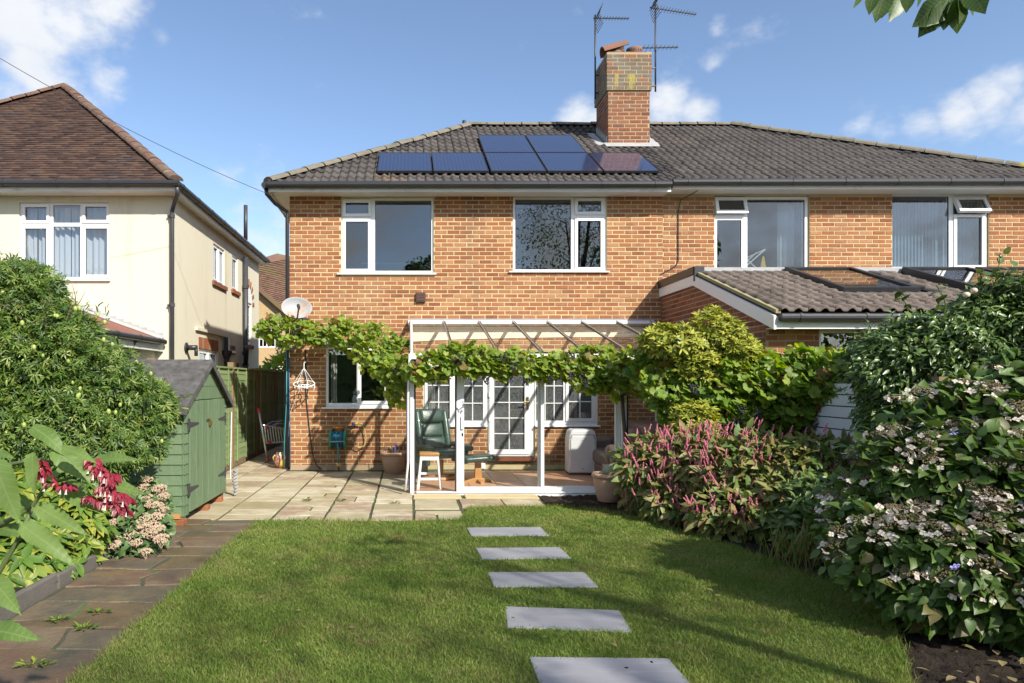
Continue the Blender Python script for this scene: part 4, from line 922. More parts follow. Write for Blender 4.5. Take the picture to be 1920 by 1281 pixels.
k.tube([(U(1403),0,V(503)),(U(1450),0,V(462))],.014,6).tube([(U(1404),0.03,V(470)),(U(1440),0.03,V(503))],.014,6).tube([(U(1450),0,V(462)),(U(1416),.1,V(478))],.012,6).tube([(U(1403),.3,V(503)),(U(1450),.3,V(462))],.012,6)
obj('airer_frame', k, A['white'], dk)
tw = thing('yellow_cloth', 'yellow cloth hanging beside the airer in the upstairs window', 'cloth', (U(1447),YW+.8,V(504)))
obj('cloth', MB(TW @ T3(0,.30,0)).prism([(U(1441),0,V(504)),(U(1454),0,V(504)),(U(1449),0,V(474)),(U(1446),0,V(476))],(0,.03,0)), A['yellow'], tw)
obj('cable', MB().tube([(U(1290),EY-.03,4.86),(U(1286),EY+.1,4.84),(U(1275),YW-.03,4.8),(U(1271),YW-.02,4.6),(U(1271),YW-.02,V(490)),(U(1266),YW-.02,V(500)),(U(1238),YW-.02,V(515))],.009,6), A['black'], nb)
# ------------------------------------------------------------------ neighbour's rear extension
ex = thing('rear_extension', 'single storey brick extension with skylights and ribbed brown tiled roof', 'extension', (6.5,10,0))
XX = U(1240); YR_, ZR_ = 10.73, 3.27; YF, ZF = 8.62, 2.42; YEv = 8.36; ZEv = ZR_-.36*(YR_-YEv)
FW = frame((0,-1,0),(1,0,0),(0,0,1),(XX,YW,0))
topf = lambda u: 3.2 if u < YW-YR_ else 3.2-.36*(u-(YW-YR_))
obj('flank_wall', MB(FW).prism([(0,.0,-.05),(YW-YF,.0,-.05),(YW-YF,.0,topf(YW-YF)),(YW-YR_,.0,3.2),(0,.0,3.2)],(0,.25,0)), A['mortar_dark'], ex)
bricks(ex, FW, 0, YW-YF, 1.45, 3.2, A['brick_dark'], (), topf, nparts=220)
T4 = T3(0,YF,0)
fh = (XP(1536,YF), 1.3, XP(1612,YF), ZP(617,YF))
obj('front_wall', MB().slab(T4, XX+.252, 12, -.05, 2.44, 0, .25, [fh]).box(XX+.001, YF+.001, -.05, XX+.251, YF+.02, 2.42), A['mortar_dark'], ex)
bricks(ex, T4, XX+.005, 12, 1.4, 2.42, A['brick'], [fh], nparts=150, pick=lambda s, v: s)
win(ex, T4, *fh, [dict(r=(fh[0]+.045,fh[1]+.05,fh[2]-.045,fh[3]-.05), sash=.0)], sill=None)
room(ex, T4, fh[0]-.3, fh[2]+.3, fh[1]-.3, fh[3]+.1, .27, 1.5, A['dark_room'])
rv = Vector((0, YR_-YEv, ZR_-ZEv)); rl = rv.length; rv.normalize()
obj('roof', MB().add([(XX-.02,YEv+.03,ZEv-.03),(12.2,YEv+.03,ZEv-.03),(12.2,YR_,ZR_-.03),(XX-.02,YR_,ZR_-.03),(XX-.02,YW,ZR_-.03),(12.2,YW,ZR_-.03)], [(0,1,2,3),(3,2,5,4)]), A['tile_ext'], ex)
skl = [(XP(1470,10.7), XP(1603,10.6)), (XP(1690,10.7), XP(1812,10.7)), (8.85,9.85)]
sk_lo, sk_hi = .95, rl-.02
tiles(ex, (XX+.04,YEv-.01,ZEv-.01), (1,0,0), rv, 23, 8, .33, rl/8, A['tile_ext'], (), [(a-XX-.1, sk_lo-.05, b-XX+.1, 9) for a, b in skl], 170, roll=.040, lift=.052)
obj('verge_mortar', MB().prism([(XX-.01,YEv,ZEv-.02),(XX+.05,YEv,ZEv-.02),(XX+.05,YR_,ZR_-.02),(XX-.01,YR_,ZR_-.02)],(0,0,.045)), mat('mossy_mortar', [(.26,.23,.12),(.33,.29,.16)], .95, 0, .6, 6, .6, 40), ex)
obj('bargeboard', MB().prism([(XX-.045,YEv-.02,ZEv-.22),(XX-.045,YR_,ZR_-.20),(XX-.045,YW,ZR_-.20),(XX-.045,YW,ZR_-.04),(XX-.045,YR_,ZR_-.04),(XX-.045,YEv-.02,ZEv-.05)],(.03,0,0)), A['upvc'], ex)
obj('roof_trim', MB().prism([(XX-.06,YR_-.05,ZR_-.03),(XX-.06,YW,ZR_-.05),(XX-.06,YW,ZR_+.09),(XX-.06,YR_-.05,ZR_+.09)],(.06,0,0)).box(XX-.05,YR_-.09,ZR_-.14,XX+.10,YR_-.03,ZR_+.09), A['black'], ex)
obj('ridge_flashing', MB().box(XX+.002,YR_-.02,ZR_-.02,12.2,YR_+.02,ZR_+.085).box(XX+.002,YR_+.021,ZR_-.02,12.2,YW-.002,ZR_+.06), A['lead'], ex)
for a, b in skl:
    t = obj('skylight', MB(frame((1,0,0), rv, Vector((1,0,0)).cross(rv), (0,YEv,ZEv))).slab(frame((1,0,0),(0,0,-1),(0,1,0)), a, b, sk_lo, sk_hi, -.10, .0, [(a+.07,sk_lo+.07,b-.07,sk_hi-.07)]), A['black'], ex, bev=.01)
    obj('pane', MB(frame((1,0,0), rv, Vector((1,0,0)).cross(rv), (0,YEv,ZEv))).box(a+.07,sk_lo+.07,.07,b-.07,sk_hi-.07,.078), A['glass'], t)
obj('fascia', MB().box(XX-.012,YEv+.01,ZEv-.21,12.2,YEv+.03,ZEv-.06), A['upvc_dirty'], ex)
obj('soffit', MB().box(XX+.002,YEv+.031,ZEv-.2,12.2,YF,ZEv-.19), A['upvc_dirty'], ex)
gutter(ex, (XX+.02,YEv-.05,ZEv-.075),(12.2,YEv-.05,ZEv-.075), A['black'], .052, .8)
# ------------------------------------------------------------------ glazed lean-to
YG = 9.54; SG = F/YG
def UG(px): return (px-CX)/SG
def VG(py): return H-(py-CY)/SG
lt = thing('glazed_lean_to', 'white framed glass lean-to with sliding doors against the brick wall', 'conservatory', (2.1,10.8,0))
fl = obj('floor', MB().box(.03,YG-.04,-.05,4.46,YW-.03,.0), A['joint'], lt)
tw_ = .42
for i in range(11):
    for j in range(7):
        xa = .05+i*tw_; ya = YG+.02+j*tw_*.9
        if xa+tw_ > 4.46 or ya+tw_*.9 > YW-.03: continue
        obj('floor_tile', MB().box(xa+.005, ya+.005, .0005, xa+tw_-.005, ya+tw_*.9-.005, .012+R.uniform(0,.002)), A['terracotta_tile'], fl)
TG_ = T3(0, YG, 0); ztop = VG(668); zb = VG(672)-.02
X0, X1 = .06, 4.28
fr = lambda b, n='frame', **k: obj(n, b, A['upvc'], lt, bev=.005, seg=1, **k)
b = MB(TG_)
for a, c in ((UG(769),UG(776.5)),(UG(1165),UG(1174)),(UG(1253),UG(1259)),(UG(1334),UG(1341))):
    fr(MB(TG_).box(a,-.03,.0,c,.04,zb), 'post')
for a in (UG(776.5)+.001, UG(853), UG(1174)+.001, UG(1259)+.001): obj('post_seal', MB(TG_).box(a,-.02,.03,a+.022,.03,zb), A['black'], lt)
fr(MB(TG_).box(UG(776.5)+.03,-.02,.0,UG(1334)-.01,.05,VG(922)), 'bottom_rail')
obj('sill_plate', MB(TG_).box(UG(768),-.07,-.03,UG(1341),.045,-.001), A['upvc_dirty'], lt)
fr(MB(TG_).box(UG(766),-.10,zb+.001,UG(1345),.06,ztop+.03), 'eaves_beam')
obj('pane', MB(TG_).box(UG(779),.0,VG(921),UG(852),.006,zb-.002), A['glass_clear'], lt)
def door(x0, x1, st0, st1, y, handle=False, lab=None):
    zt = VG(692); z0 = VG(921.5)
    d = obj('sliding_door', MB(TG_).slab(ID, UG(x0), UG(x1), z0, zt, y, y+.045, [(UG(x0+st0), VG(913), UG(x1-st1), VG(703))]), A['upvc'], lt, bev=.005, seg=1)
    obj('pane', MB(TG_).box(UG(x0+st0),y+.02,VG(913),UG(x1-st1),y+.026,VG(703)), A['glass_clear'], d)
    if handle:
        obj('handle', MB(TG_).box(UG(864),y-.03,VG(805),UG(869.5),y,VG(780)), A['white'], d, bev=.008); obj('keyhole', MB(TG_).box(UG(865.5),y-.006,VG(818),UG(868.5),y,VG(812)), A['black'], d)
door(856, 1020, 14, 6, -.012, True); door(1010, 1165, 11, 9, .05)
fr(MB(TG_).box(UG(853),-.02,VG(691),UG(1165),.05,zb), 'head_rail')
obj('pane', MB(TG_).box(UG(1176),.0,VG(921),UG(1253),.006,zb-.002), A['glass_clear'], lt); obj('pane', MB(TG_).box(UG(1261),.0,VG(921),UG(1334),.006,zb-.002), A['glass_clear'], lt)
# roof: wall plate, glazing bars, panes
zw = V(607); rr = Vector((0, YG-.05-(YW-.06), (ztop+.03)-zw)); rlen = rr.length; rd = rr.normalized()
fr(MB(TW).prism([(U(765),-.0,V(600)),(U(765),-.16,V(606)),(U(765),-.17,V(609)),(U(765),0,V(612))],(U(1225)-U(765),0,0)), 'wall_plate')
obj('flashing', MB(TW).box(U(768),-.03,V(600),U(1222),-.001,V(598.2)), A['leadlight'], lt)
obj('wall_board', MB(TW).add([(U(771),-.012,V(613)),(U(1205),-.012,V(613)),(U(1205),-.012,V(632)),(U(1060),-.012,V(632.5)),(U(960),-.012,V(634)),(U(845),-.012,V(637)),(U(771),-.012,V(641)),
     (U(771),-.001,V(613)),(U(1205),-.001,V(613)),(U(1205),-.001,V(632)),(U(1060),-.001,V(632.5)),(U(960),-.001,V(634)),(U(845),-.001,V(637)),(U(771),-.001,V(641))],
     [(6,5,4,3,2,1,0)]+[(i,(i+1)%7,7+(i+1)%7,7+i) for i in range(7)]), A['board'], lt)
bx = [.03]+[U(p) for p in (832.7,898,961.8,1025.5,1089,1154.6)]+[U(1217)]
for x in bx:
    obj('glazing_bar', MB().bar((x,YW-.10,zw+.02),(x,YG-.05,ztop+.05),.035,.035), A['grey_pipe'] if x > .1 else A['upvc'], lt)
    obj('bar_cap', MB().bar((x-.02,YW-.10,zw+.045),(x-.02,YG-.05,ztop+.075),.012,.012), A['alu'], lt)
for a, c in zip(bx, bx[1:]):
    obj('roof_pane', MB().add([(a+.018,YW-.10,zw+.018),(c-.018,YW-.10,zw+.018),(c-.018,YG-.06,ztop+.045),(a+.018,YG-.06,ztop+.045)],[(0,1,2,3)]), A['glass_roof'], lt)
# left flank
TLf = frame((0,-1,0),(1,0,0),(0,0,1),(.03,YW,0))
flk = fr(MB(TLf).slab(ID, 0.02, YW-YG-.06, .0, 1.9, 0, .045, [(.08,.06,.85,1.84),(.93,.06,1.72,1.84),(1.80,.06,YW-YG-.12,1.84)]), 'flank_frame')
for a, c in ((.08,.85),(.93,1.72),(1.80,YW-YG-.12)): obj('pane', MB(TLf).box(a,.02,.06,c,.026,1.84), A['glass_clear'], flk)
obj('flank_pane', MB(TLf).prism([(.03,.02,1.91),(YW-YG-.06,.02,1.91),(YW-YG-.06,.02,1.94),(.03,.02,2.58)],(0,.006,0)), A['glass_clear'], lt)
obj('downpipe', MB().tube([(-.0,YG-.1,zb+.02),(-.02,YG-.12,1.4),(-.02,YG-.12,.45),(-.06,YG-.14,.06)],.016,8), A['upvc_dirty'], lt, smooth=True)
obj('cable', MB().tube([(-.03,YG+.02,1.75),(-.035,YG+.0,1.0),(-.03,YG+.01,.1)],.012,6), A['hose_purple'], lt)
obj('end_frame', MB(frame((0,-1,0),(1,0,0),(0,0,1),(4.36,YW,0))).slab(ID, .05, YW-YG-.05, .0, 1.95, 0, .05, [(.12,.7,.85,1.9),(.95,.7,1.72,1.9),(1.8,.7,2.5,1.9)]), A['upvc'], lt)
# ---- furniture in the lean-to
def rb(name, T, x0,y0,z0,x1,y1,z1, m, par, bev=.03, seg=3):
    return obj(name, MB(T).box(x0,y0,z0,x1,y1,z1), m, par, bev=bev, seg=seg, smooth=True)
# wooden-topped stool
sx_, sy_ = XP(805.5,9.78), 9.93
st = thing('step_stool', 'white legged stool with an orange wooden seat just inside the glass', 'stool', (sx_,sy_,.012))
S = T3(sx_, sy_, .012)
rb('seat', S, -.145,-.12,.475,.145,.12,.525, A['wood'], st, .012, 2)
for a in (-1,1):
    for c in (-1,1): obj('leg', MB(S).bar((a*.165,c*.13,0),(a*.118,c*.09,.475),.034,.034,(0,1,0)), A['white'], st, bev=.004, seg=1)
for c in (-1,1): obj('apron', MB(S).box(-.12,c*.095-.012,.415,.12,c*.095+.012,.472), A['white'], st)
obj('rung', MB(S).box(-.145,-.118,.13,.145,-.1,.165), A['white'], st); obj('rung', MB(S).box(-.145,.1,.18,.145,.118,.215), A['white'], st)
# green recliner
rx, ry = XP(826,10.95), 10.95
rc = thing('recliner_chair', 'dark green leather recliner with padded back and wooden swivel base', 'armchair', (rx,ry,.012))
C_ = T3(rx, ry, .012) @ RZ(24)
rb('seat', C_, -.27,-.30,.34,.27,.26,.47, A['leather_green'], rc, .05)
BK = C_ @ T3(0,.22,.42) @ RX(-17)
rb('backrest', BK, -.26,-.02,.0,.26,.10,.72, A['leather_green'], rc, .05)
rb('lumbar_cushion', BK, -.19,-.085,.02,.19,.0,.22, A['leather_green'], rc, .04)
rb('back_cushion', BK, -.185,-.07,.235,.185,.0,.45, A['leather_green'], rc, .035)
rb('headrest', BK, -.21,-.10,.46,.21,.02,.70, A['leather_green'], rc, .055)
for s in (-1,1):
    rb('bolster', BK, s*.25-.055,-.09,.02,s*.25+.055,.06,.68, A['leather_green'], rc, .05)
    rb('armrest', C_ @ T3(s*.345,-.06,.50) @ RX(4), -.075,-.30,-.035,.075,.28,.055, A['leather_green'], rc, .04)
    rb('arm_panel', C_, s*.335-.035,-.26,.24,s*.335+.035,.22,.47, A['leather_green'], rc, .02)
obj('base', MB(C_).lathe([(.001,.30),(.05,.30),(.045,.06)],12).lathe([(.29,.0),(.30,.02),(.29,.045),(.23,.05),(.22,.0)],28), A['wood'], rc)
obj('base_arm', MB(C_).box(-.24,-.03,.03,.24,.03,.065).box(-.03,-.24,.03,.03,.24,.065), A['wood'], rc)
# footstool
fx, fy = XP(897,10.45), 10.5
ft = thing('footstool', 'green leather footstool on a wooden pedestal in front of the recliner', 'footstool', (fx,fy,.012))
Q = T3(fx, fy, .012) @ RZ(14)
rb('seat', Q @ RY(-3), -.25,-.19,.33,.25,.19,.42, A['leather_green'], ft, .04)
obj('pedestal', MB(Q).prism([(-.06,-.02,.04),(.06,-.02,.04),(.045,-.02,.33),(-.045,-.02,.33)],(0,.045,0)), A['wood'], ft, bev=.005)
obj('foot', MB(Q).prism([(-.25,-.03,0),(.25,-.03,0),(.22,-.03,.03),(.06,-.03,.07),(-.06,-.03,.07),(-.22,-.03,.03)],(0,.06,0)), A['wood'], ft, bev=.005)
obj('foot', MB(Q @ RZ(90)).prism([(-.22,-.03,0),(.22,-.03,0),(.19,-.03,.028),(.07,-.03,.05),(-.07,-.03,.05),(-.19,-.03,.028)],(0,.06,0)), A['wood'], ft, bev=.005)
# portable air conditioner
ax, ay = XP(1089,11.45), 11.45
ac = thing('portable_air_conditioner', 'white portable air conditioner standing on the terracotta tiles', 'air conditioner', (ax,ay,.012))
K = T3(ax, ay, .012) @ RZ(-3)
obj('body', MB(K).prism([(-.235,-.16,.03),(.235,-.16,.03),(.232,-.16,.60),(.205,-.16,.72),(.17,-.16,.755),(-.17,-.16,.755),(-.205,-.16,.72),(-.232,-.16,.60)],(0,.36,0)), A['ac'], ac, bev=.03, seg=3)
obj('front_panel', MB(K).prism([(-.205,-.175,.045),(.205,-.175,.045),(.20,-.175,.58),(.175,-.175,.655),(-.175,-.175,.655),(-.20,-.175,.58)],(0,.03,0)), A['ac'], ac, bev=.012, seg=2)
obj('air_slot', MB(K).prism([(-.215,-.163,.60),(-.185,-.163,.675),(.185,-.163,.675),(.215,-.163,.60),(.195,-.163,.60),(.17,-.163,.66),(-.17,-.163,.66),(-.195,-.163,.60)],(0,.01,0)), A['grey'], ac)
obj('top_grille', MB(K).box(-.12,-.08,.753,.12,.1,.762), A['grey'], ac)
obj('logo', MB(K).box(-.02,-.178,.575,.022,-.174,.583).box(-.016,-.178,.105,.018,-.174,.12), A['grey'], ac)
obj('skirt', MB(K).box(-.22,-.15,.0,.22,.19,.04), A['iron'], ac)
# brown sofa
so_ = thing('leather_sofa', 'brown leather sofa at the far end of the lean-to behind the pink spikes', 'sofa', (3.6,10.9,.012))
Z = T3(0,0,.012)
rb('armrest', Z, 2.98,10.22,.12,3.62,10.50,.60, A['leather_brown'], so_, .10, 4); rb('arm_front', Z, 2.93,10.25,.02,3.60,10.47,.30, A['leather_brown'], so_, .04)
rb('seat', Z, 3.02,10.50,.2,3.64,11.6,.44, A['leather_brown'], so_, .07); rb('seat_base', Z, 3.05,10.3,.03,4.15,11.7,.22, A['leather_brown'], so_, .03)
rb('backrest', Z, 3.58,10.26,.25,4.20,11.65,.90, A['leather_brown'], so_, .16, 4); rb('armrest', Z, 2.98,11.55,.12,3.62,11.8,.62, A['leather_brown'], so_, .10, 4)
rb('back_cushion', Z, 3.42,10.55,.42,3.75,11.55,.82, A['leather_brown'], so_, .12, 4)
bx_ = thing('power_adapter', 'small white box on the brick wall behind the footstool', 'adapter', (U(905),YW-.05,.2)); obj('box', MB(TW).box(U(899),-.09,V(878),U(909),-.02,V(868)), A['white'], bx_, bev=.006)
# boards stacked between chair and glass
fc = thing('folded_chair', 'folded grey garden chair leaning at the glass behind the green recliner', 'chair', (.2,11.3,0))
q = MB(); 
for i in range(2): q.tube([(.12+i*.10,11.4,.03),(.14+i*.10,11.5,.86)],.014,8)
obj('frame', q, A['alu'], fc, smooth=True)
for i in range(6): obj('slat', MB().box(.125,11.40+i*.012,.3+i*.09,.245,11.42+i*.012,.34+i*.09), A['grey'], fc)
rb('panel', T3(0,0,.012), .09,11.2,.0,.30,11.26,.36, A['grey'], fc, .006, 1)

# ------------------------------------------------------------------ cream rendered house next door
YL = 12.30; XS = (322-CX)*YL/F; YE2 = 19.4
rh = thing('rendered_house', 'cream rendered house with a steep brown clay tile roof beyond the shed', 'house', (-8,16,0))
TLw = T3(0, YL, 0)
def UL(px): return (px-CX)*YL/F
def VL(py): return H-(py-CY)*YL/F
TSd = frame((0,1,0),(-1,0,0),(0,0,1),(XS,0,0))     # side wall: u = Y
def US(px): return XS*F/(px-CX)
def VS(py, px): return H-(py-CY)*US(px)/F
fw_ = (UL(36), VL(524), UL(204), VL(380))
obj('wall', MB().slab(TLw, -12.0, XS, -.06, 5.0, 0, .25, [fw_]), A['render'], rh)
lo = (US(373), VS(688,373), US(408), VS(655,380)); s1 = (US(400), VS(527,400), US(421), VS(455,400)); s2 = (US(435.5), VS(543,436), US(446), VS(478,436)); s3 = (US(460.5), VS(646,461), US(471.5), VS(565,461))
obj('side_wall', MB().slab(TSd, YL+.001, YE2, -.06, 5.0, .001, .25, [lo, s1, s2, s3]), A['render'], rh)
def glL(x0,y0,x1,y1,s): return dict(r=(UL(x0),VL(y1),UL(x1),VL(y0)), sash=s*YL/F, gm=A['glass_bright'])
win(rh, TLw, *fw_, [glL(45.5,388,86,413,6), glL(98,384,148.5,417,0), glL(158.5,387,199,412,6), glL(45.5,428,86,514,6), glL(98,424,149,519,0), glL(159,428,200,515,6)], sill=(UL(33),UL(208)))
room(rh, TLw, fw_[0]-.5, fw_[2]+.5, fw_[1]-.6, fw_[3]+.3, .27, 3, A['room'])
drape(rh, TLw, UL(44), UL(60), VL(521), VL(385), .17, A['curtain'], 2, .03, gather=-.1); drape(rh, TLw, UL(62), UL(122), VL(521), VL(385), .19, A['curtain'], 4, .03); drape(rh, TLw, UL(125), UL(199), VL(521), VL(385), .19, A['curtain'], 5, .03)
def side_win(r, n, grid=None, sillm=None):
    a, c, e, d = r; m_ = .05; ls = []
    w_ = (e-a)/n
    for i in range(n): ls.append(dict(r=(a+i*w_+m_+.03, c+m_+.03, a+(i+1)*w_-m_-.03, d-m_-.03), sash=.03, gm=A['glass_bright'], grid=grid))
    win(rh, TSd, *r, ls, sill=None)
    if sillm: obj('brick_sill', MB(TSd).box(a-.1,-.05,c-.09,e+.1,.03,c-.001), A['brick_dark'], rh)
    room(rh, TSd, a-.1, e+.1, c-.1, d+.1, .27, 1.6, A['room'])
side_win(s1, 2, None, 1); side_win(s2, 1, None, 1); side_win(s3, 1, (1,4), 1); side_win(lo, 2)
for i in range(12): 
    a = lo[0]-.02+i*.118; obj('soldier_brick', MB(TSd).box(a,-.012,lo[3]+.01,a+.105,.02,lo[3]+.24), A['brick'], rh)
obj('drip_ledge', MB(TSd).box(lo[0]-.25,-.05,lo[3]+.36,lo[2]+1.0,.02,lo[3]+.42), A['render'], rh)
for i in range(7): obj('soldier_brick', MB(TSd).box(US(424)+i*.118,-.012,lo[3]-.02,US(424)+i*.118+.1,.02,lo[3]+.2), A['brick'], rh)
ca, cz = (s3[0]+s3[2])/2, s3[3]
for i in range(9):
    t = math.pi*i/8; obj('arch_brick', MB(TSd @ T3(ca,0,cz) @ Matrix.Rotation(t-math.pi/2, 4, 'Y')).box(-.05,-.015,.42,.05,.02,.62), A['brick'], rh)
obj('arch_infill', MB(TSd).prism([(ca+math.cos(math.pi*i/8)*.42,-.004,cz+math.sin(math.pi*i/8)*.42) for i in range(9)],(0,.01,0)), A['white'], rh)
# pipes on the flank
py_ = US(454)
obj('soil_pipe', MB().tube([(XS+.09,py_,-.05),(XS+.09,py_,4.75)],.062,10).tube([(XS+.09,py_,5.2),(XS+.09,py_,ZP(385,py_))],.05,10), A['grey_pipe'], rh, smooth=True)
for z in (1.95,2.25,3.95): obj('pipe_collar', MB().tube([(XS+.09,py_,z),(XS+.09,py_,z+.09)],.082,10), A['grey_pipe'], rh)
obj('branch_pipe', MB().tube([(XS+.09,py_,1.98),(XS+.2,py_-.35,2.35),(XS+.2,py_-.42,2.45)],.06,10), A['grey_pipe'], rh, smooth=True)
h2 = US(418)
obj('waste_pipe', MB().tube([(XS+.08,h2,-.05),(XS+.08,h2,2.1)],.05,10), A['black'], rh, smooth=True)
obj('hopper', MB(T3(XS+.09,h2,2.08)).lathe([(.05,-.1),(.06,.0),(.12,.14),(.12,.2),(.10,.2)],10).box(-.05,-.06,.2,.05,.06,.5).box(-.04,.1,.16,.04,.65,.22), A['black'], rh)
vy = US(348); fu = obj('boiler_flue', MB(T3(XS,vy,ZP(652,vy))).tube([(0,0,0),(.22,0,.0)],.05,10).tube([(.01,0,0),(.03,0,0)],.10,12).tube([(.2,0,.02),(.2,0,-.16)],.035,8), A['black'], rh, smooth=True)
obj('air_brick', MB(TSd).box(US(443),-.01,ZP(692,US(443)),US(447),.01,ZP(681,US(443))), A['brick_dark'], rh)
# roof
EL = (-4.08, 11.93, 5.06); AL = Vector((-8.0, 15.85, 8.385)); k_ = (AL.z-EL[2])/(AL.y-EL[1])
fvl = Vector((0, AL.y-EL[1], AL.z-EL[2])); fl_len = fvl.length; fvl.normalize(); fnn = Vector((1,0,0)).cross(fvl)
CLl, CRl = Vector((-11.92, EL[1], EL[2])), Vector(EL)
e_ = fnn*.02
obj('roof', MB().add([CLl-e_, CRl-e_, AL-e_, (-4.08,19.65,EL[2]), (-8,15.9,AL.z-.02), (-11.92,19.65,EL[2])], [(0,1,2),(1,3,2),(3,5,2),(5,0,2)]), A['clay'], rh)
nr = int(fl_len/.102); tiles(rh, CLl+Vector((0,-.04,-.01)), (1,0,0), fvl, 46, nr, .172, fl_len/nr, A['clay'], [(CRl, Vector((-1,-1,0)).normalized()), (CLl, Vector((1,-1,0)).normalized())], (), 300, .5, flat=True, jit=.006, pick=lambda c: -c.x+c.y*.6)
caps(rh, CRl+Vector((0,0,.03)), AL+Vector((0,0,.03)), .13, A['clay_hip'], .33); caps(rh, CLl+Vector((0,0,.03)), AL+Vector((0,0,.03)), .13, A['clay_hip'], .33)
obj('fascia', MB().box(-12.0, EL[1]+.005, 4.90, -4.10, EL[1]+.03, 5.04).box(-4.125, EL[1]+.031, 4.90, -4.10, 19.6, 5.04), A['fascia'], rh)
obj('soffit', MB().box(-12, EL[1]+.031, 4.905, -4.13, YL, 4.925).box(XS, YL+.001, 4.905, -4.127, 19.62, 4.925), A['fascia'], rh)
gutter(rh, (-12, EL[1]-.05, 5.02), (-4.02, EL[1]-.05, 5.02), A['black'], .055); gutter(rh, (-4.05, EL[1]-.05, 5.02), (-4.05, 19.65, 5.02), A['black'], .055)
dx = UL(322)
obj('downpipe', MB().tube([(-4.06,EL[1]-.02,4.96),(-4.06,EL[1]+.02,4.86),(dx+.08,YL-.12,4.72),(dx+.03,YL-.07,4.62),(dx+.03,YL-.06,4.5),(dx+.03,YL-.06,0)], .036, 10), A['grey_pipe'], rh, smooth=True)
for z in (4.5,2.9): obj('pipe_collar', MB().tube([(dx+.03,YL-.06,z),(dx+.03,YL-.06,z+.07)],.047,10).box(dx-.06,YL-.06,z+.02,dx+.0,YL-.0,z+.05), A['grey_pipe'], rh)
# its ground floor lean-to wing
wg = thing('garden_wing', 'low cream wing with red-brown sloping roof half hidden by the vine', 'extension', (-5.5,10.5,0))
zs, ze = 2.30, 2.33
sl20 = .36
obj('side_wall', MB().box(-6.5,9.2,-.05,-4.58,YL-.002,2.15), A['render'], wg)
obj('roof', MB().prism([(-4.40,YL-.003,2.30),(-6.4,YL-.003,2.30+2*sl20),(-6.4,YL-.003,2.25+2*sl20),(-4.40,YL-.003,2.25)],(0,-3.2,0)), mat('red_felt', [(.20,.075,.055),(.26,.10,.07)], .85, 0, .4, 6, .5, 80), wg)
fq = MB()
for i in range(14):
    x = -4.44-i*.14; zz = 2.31+i*.14*sl20; fq.prism([(x,YL-.02,zz),(x-.135,YL-.02,zz+.05),(x-.135,YL-.02,zz+.13),(x,YL-.02,zz+.13)],(0,.012,0))
obj('step_flashing', fq.prism([(-4.42,YL-.14,2.315),(-6.4,YL-.14,2.315+1.98*sl20),(-6.4,YL-.01,2.36+1.98*sl20),(-4.42,YL-.01,2.36)],(0,0,.012)), A['leadlight'], wg)
obj('fascia', MB().box(-4.45,9.1,2.10,-4.43,YL-.01,2.26), A['fascia'], wg); gutter(wg, (-4.38,9.1,2.27),(-4.38,YL-.1,2.27), A['black'], .05)
obj('downpipe', MB().tube([(-4.42,11.0,2.25),(-4.5,11.0,2.1),(-4.54,11.0,1.9),(-4.54,11.0,0)],.045,8), A['black'], wg, smooth=True)
# ------------------------------------------------------------------ far house seen between the two
fh_ = thing('pebbledashed_house', 'pebbledashed cottage with mossy clay roof in the gap between the houses', 'house', (-7,27,0))
YD = 25.0
def UD(px): return (px-CX)*YD/F
def VD(py): return H-(py-CY)*YD/F
TD = T3(0,YD,0); dwn = (UD(484),VD(652),UD(517),VD(606))
obj('wall', MB(TD).slab(ID, UD(430), UD(640), -.06, VD(606), 0, .3, [dwn]).prism([(UD(430),0,VD(606)),(UD(560),0,VD(606)),(UD(440),0,VD(502)),(UD(430),0,VD(502))],(0,.3,0)), A['pebble'], fh_)
win(fh_, TD, *dwn, [dict(r=(dwn[0]+.05,dwn[1]+.05,(dwn[0]+dwn[2])/2-.03,dwn[3]-.05),sash=0,grid=(2,3),gm=A['glass_bright']),dict(r=((dwn[0]+dwn[2])/2+.03,dwn[1]+.05,dwn[2]-.05,dwn[3]-.05),sash=0,grid=(2,3),gm=A['glass_bright'])], bars=.03)
room(fh_, TD, dwn[0]-.2, dwn[2]+.2, dwn[1]-.2, dwn[3]+.2, .32, 2, A['hose_purple'])
za, zb_ = VD(590), VD(485)+.7
o0 = Vector((UD(425), YD+.02, VD(497)))
rdn = (Vector((UD(545),YD-.05,VD(592)))-Vector((UD(470),YD-.05,VD(520)))).normalized()
obj('roof', MB().add([(UD(440),YD-.15,VD(502)),(UD(560),YD-.15,VD(606)),(UD(700),YD+5,VD(606)),(UD(700),YD+6,VD(450)),(UD(503),YD+6,ZP(483,YD+6)),(UD(470),YD+5,ZP(483,YD+6))], [(0,1,4,5),(1,2,3,4)]), A['clay_far'], fh_)
q = MB()
u2 = Vector((1,.0,0)); A0 = Vector((UD(440),YD-.16,VD(502))); B0 = Vector((UD(560),YD-.16,VD(606))); C0 = Vector((UD(503),YD+6,ZP(483,YD+6)))
obj('verge', MB().bar(A0, B0, .12, .14), A['clay_far'], fh_)
for r in range(34):
    t = r/34; p0 = B0.lerp(A0, t); e2 = C0-A0
    for s in range(22):
        a = p0+e2*(s/22); nn_ = (B0-A0).cross(e2).normalized(); nn_ = -nn_ if nn_.z < 0 else nn_
        q.add([a+nn_*.05, a+e2*(1/22*.96)+nn_*.05, a+e2*(1/22*.96)+(A0-B0)*(1/34*1.1)+nn_*.01, a+(A0-B0)*(1/34*1.1)+nn_*.01], [(0,1,2,3)])
obj('roof_tiling', q, A['clay_far'], fh_, kind='stuff')
obj('low_wall', MB().box(UD(470),YD-1.2,-.05,UD(560),YD-.9,VD(687)), A['white'], fh_)
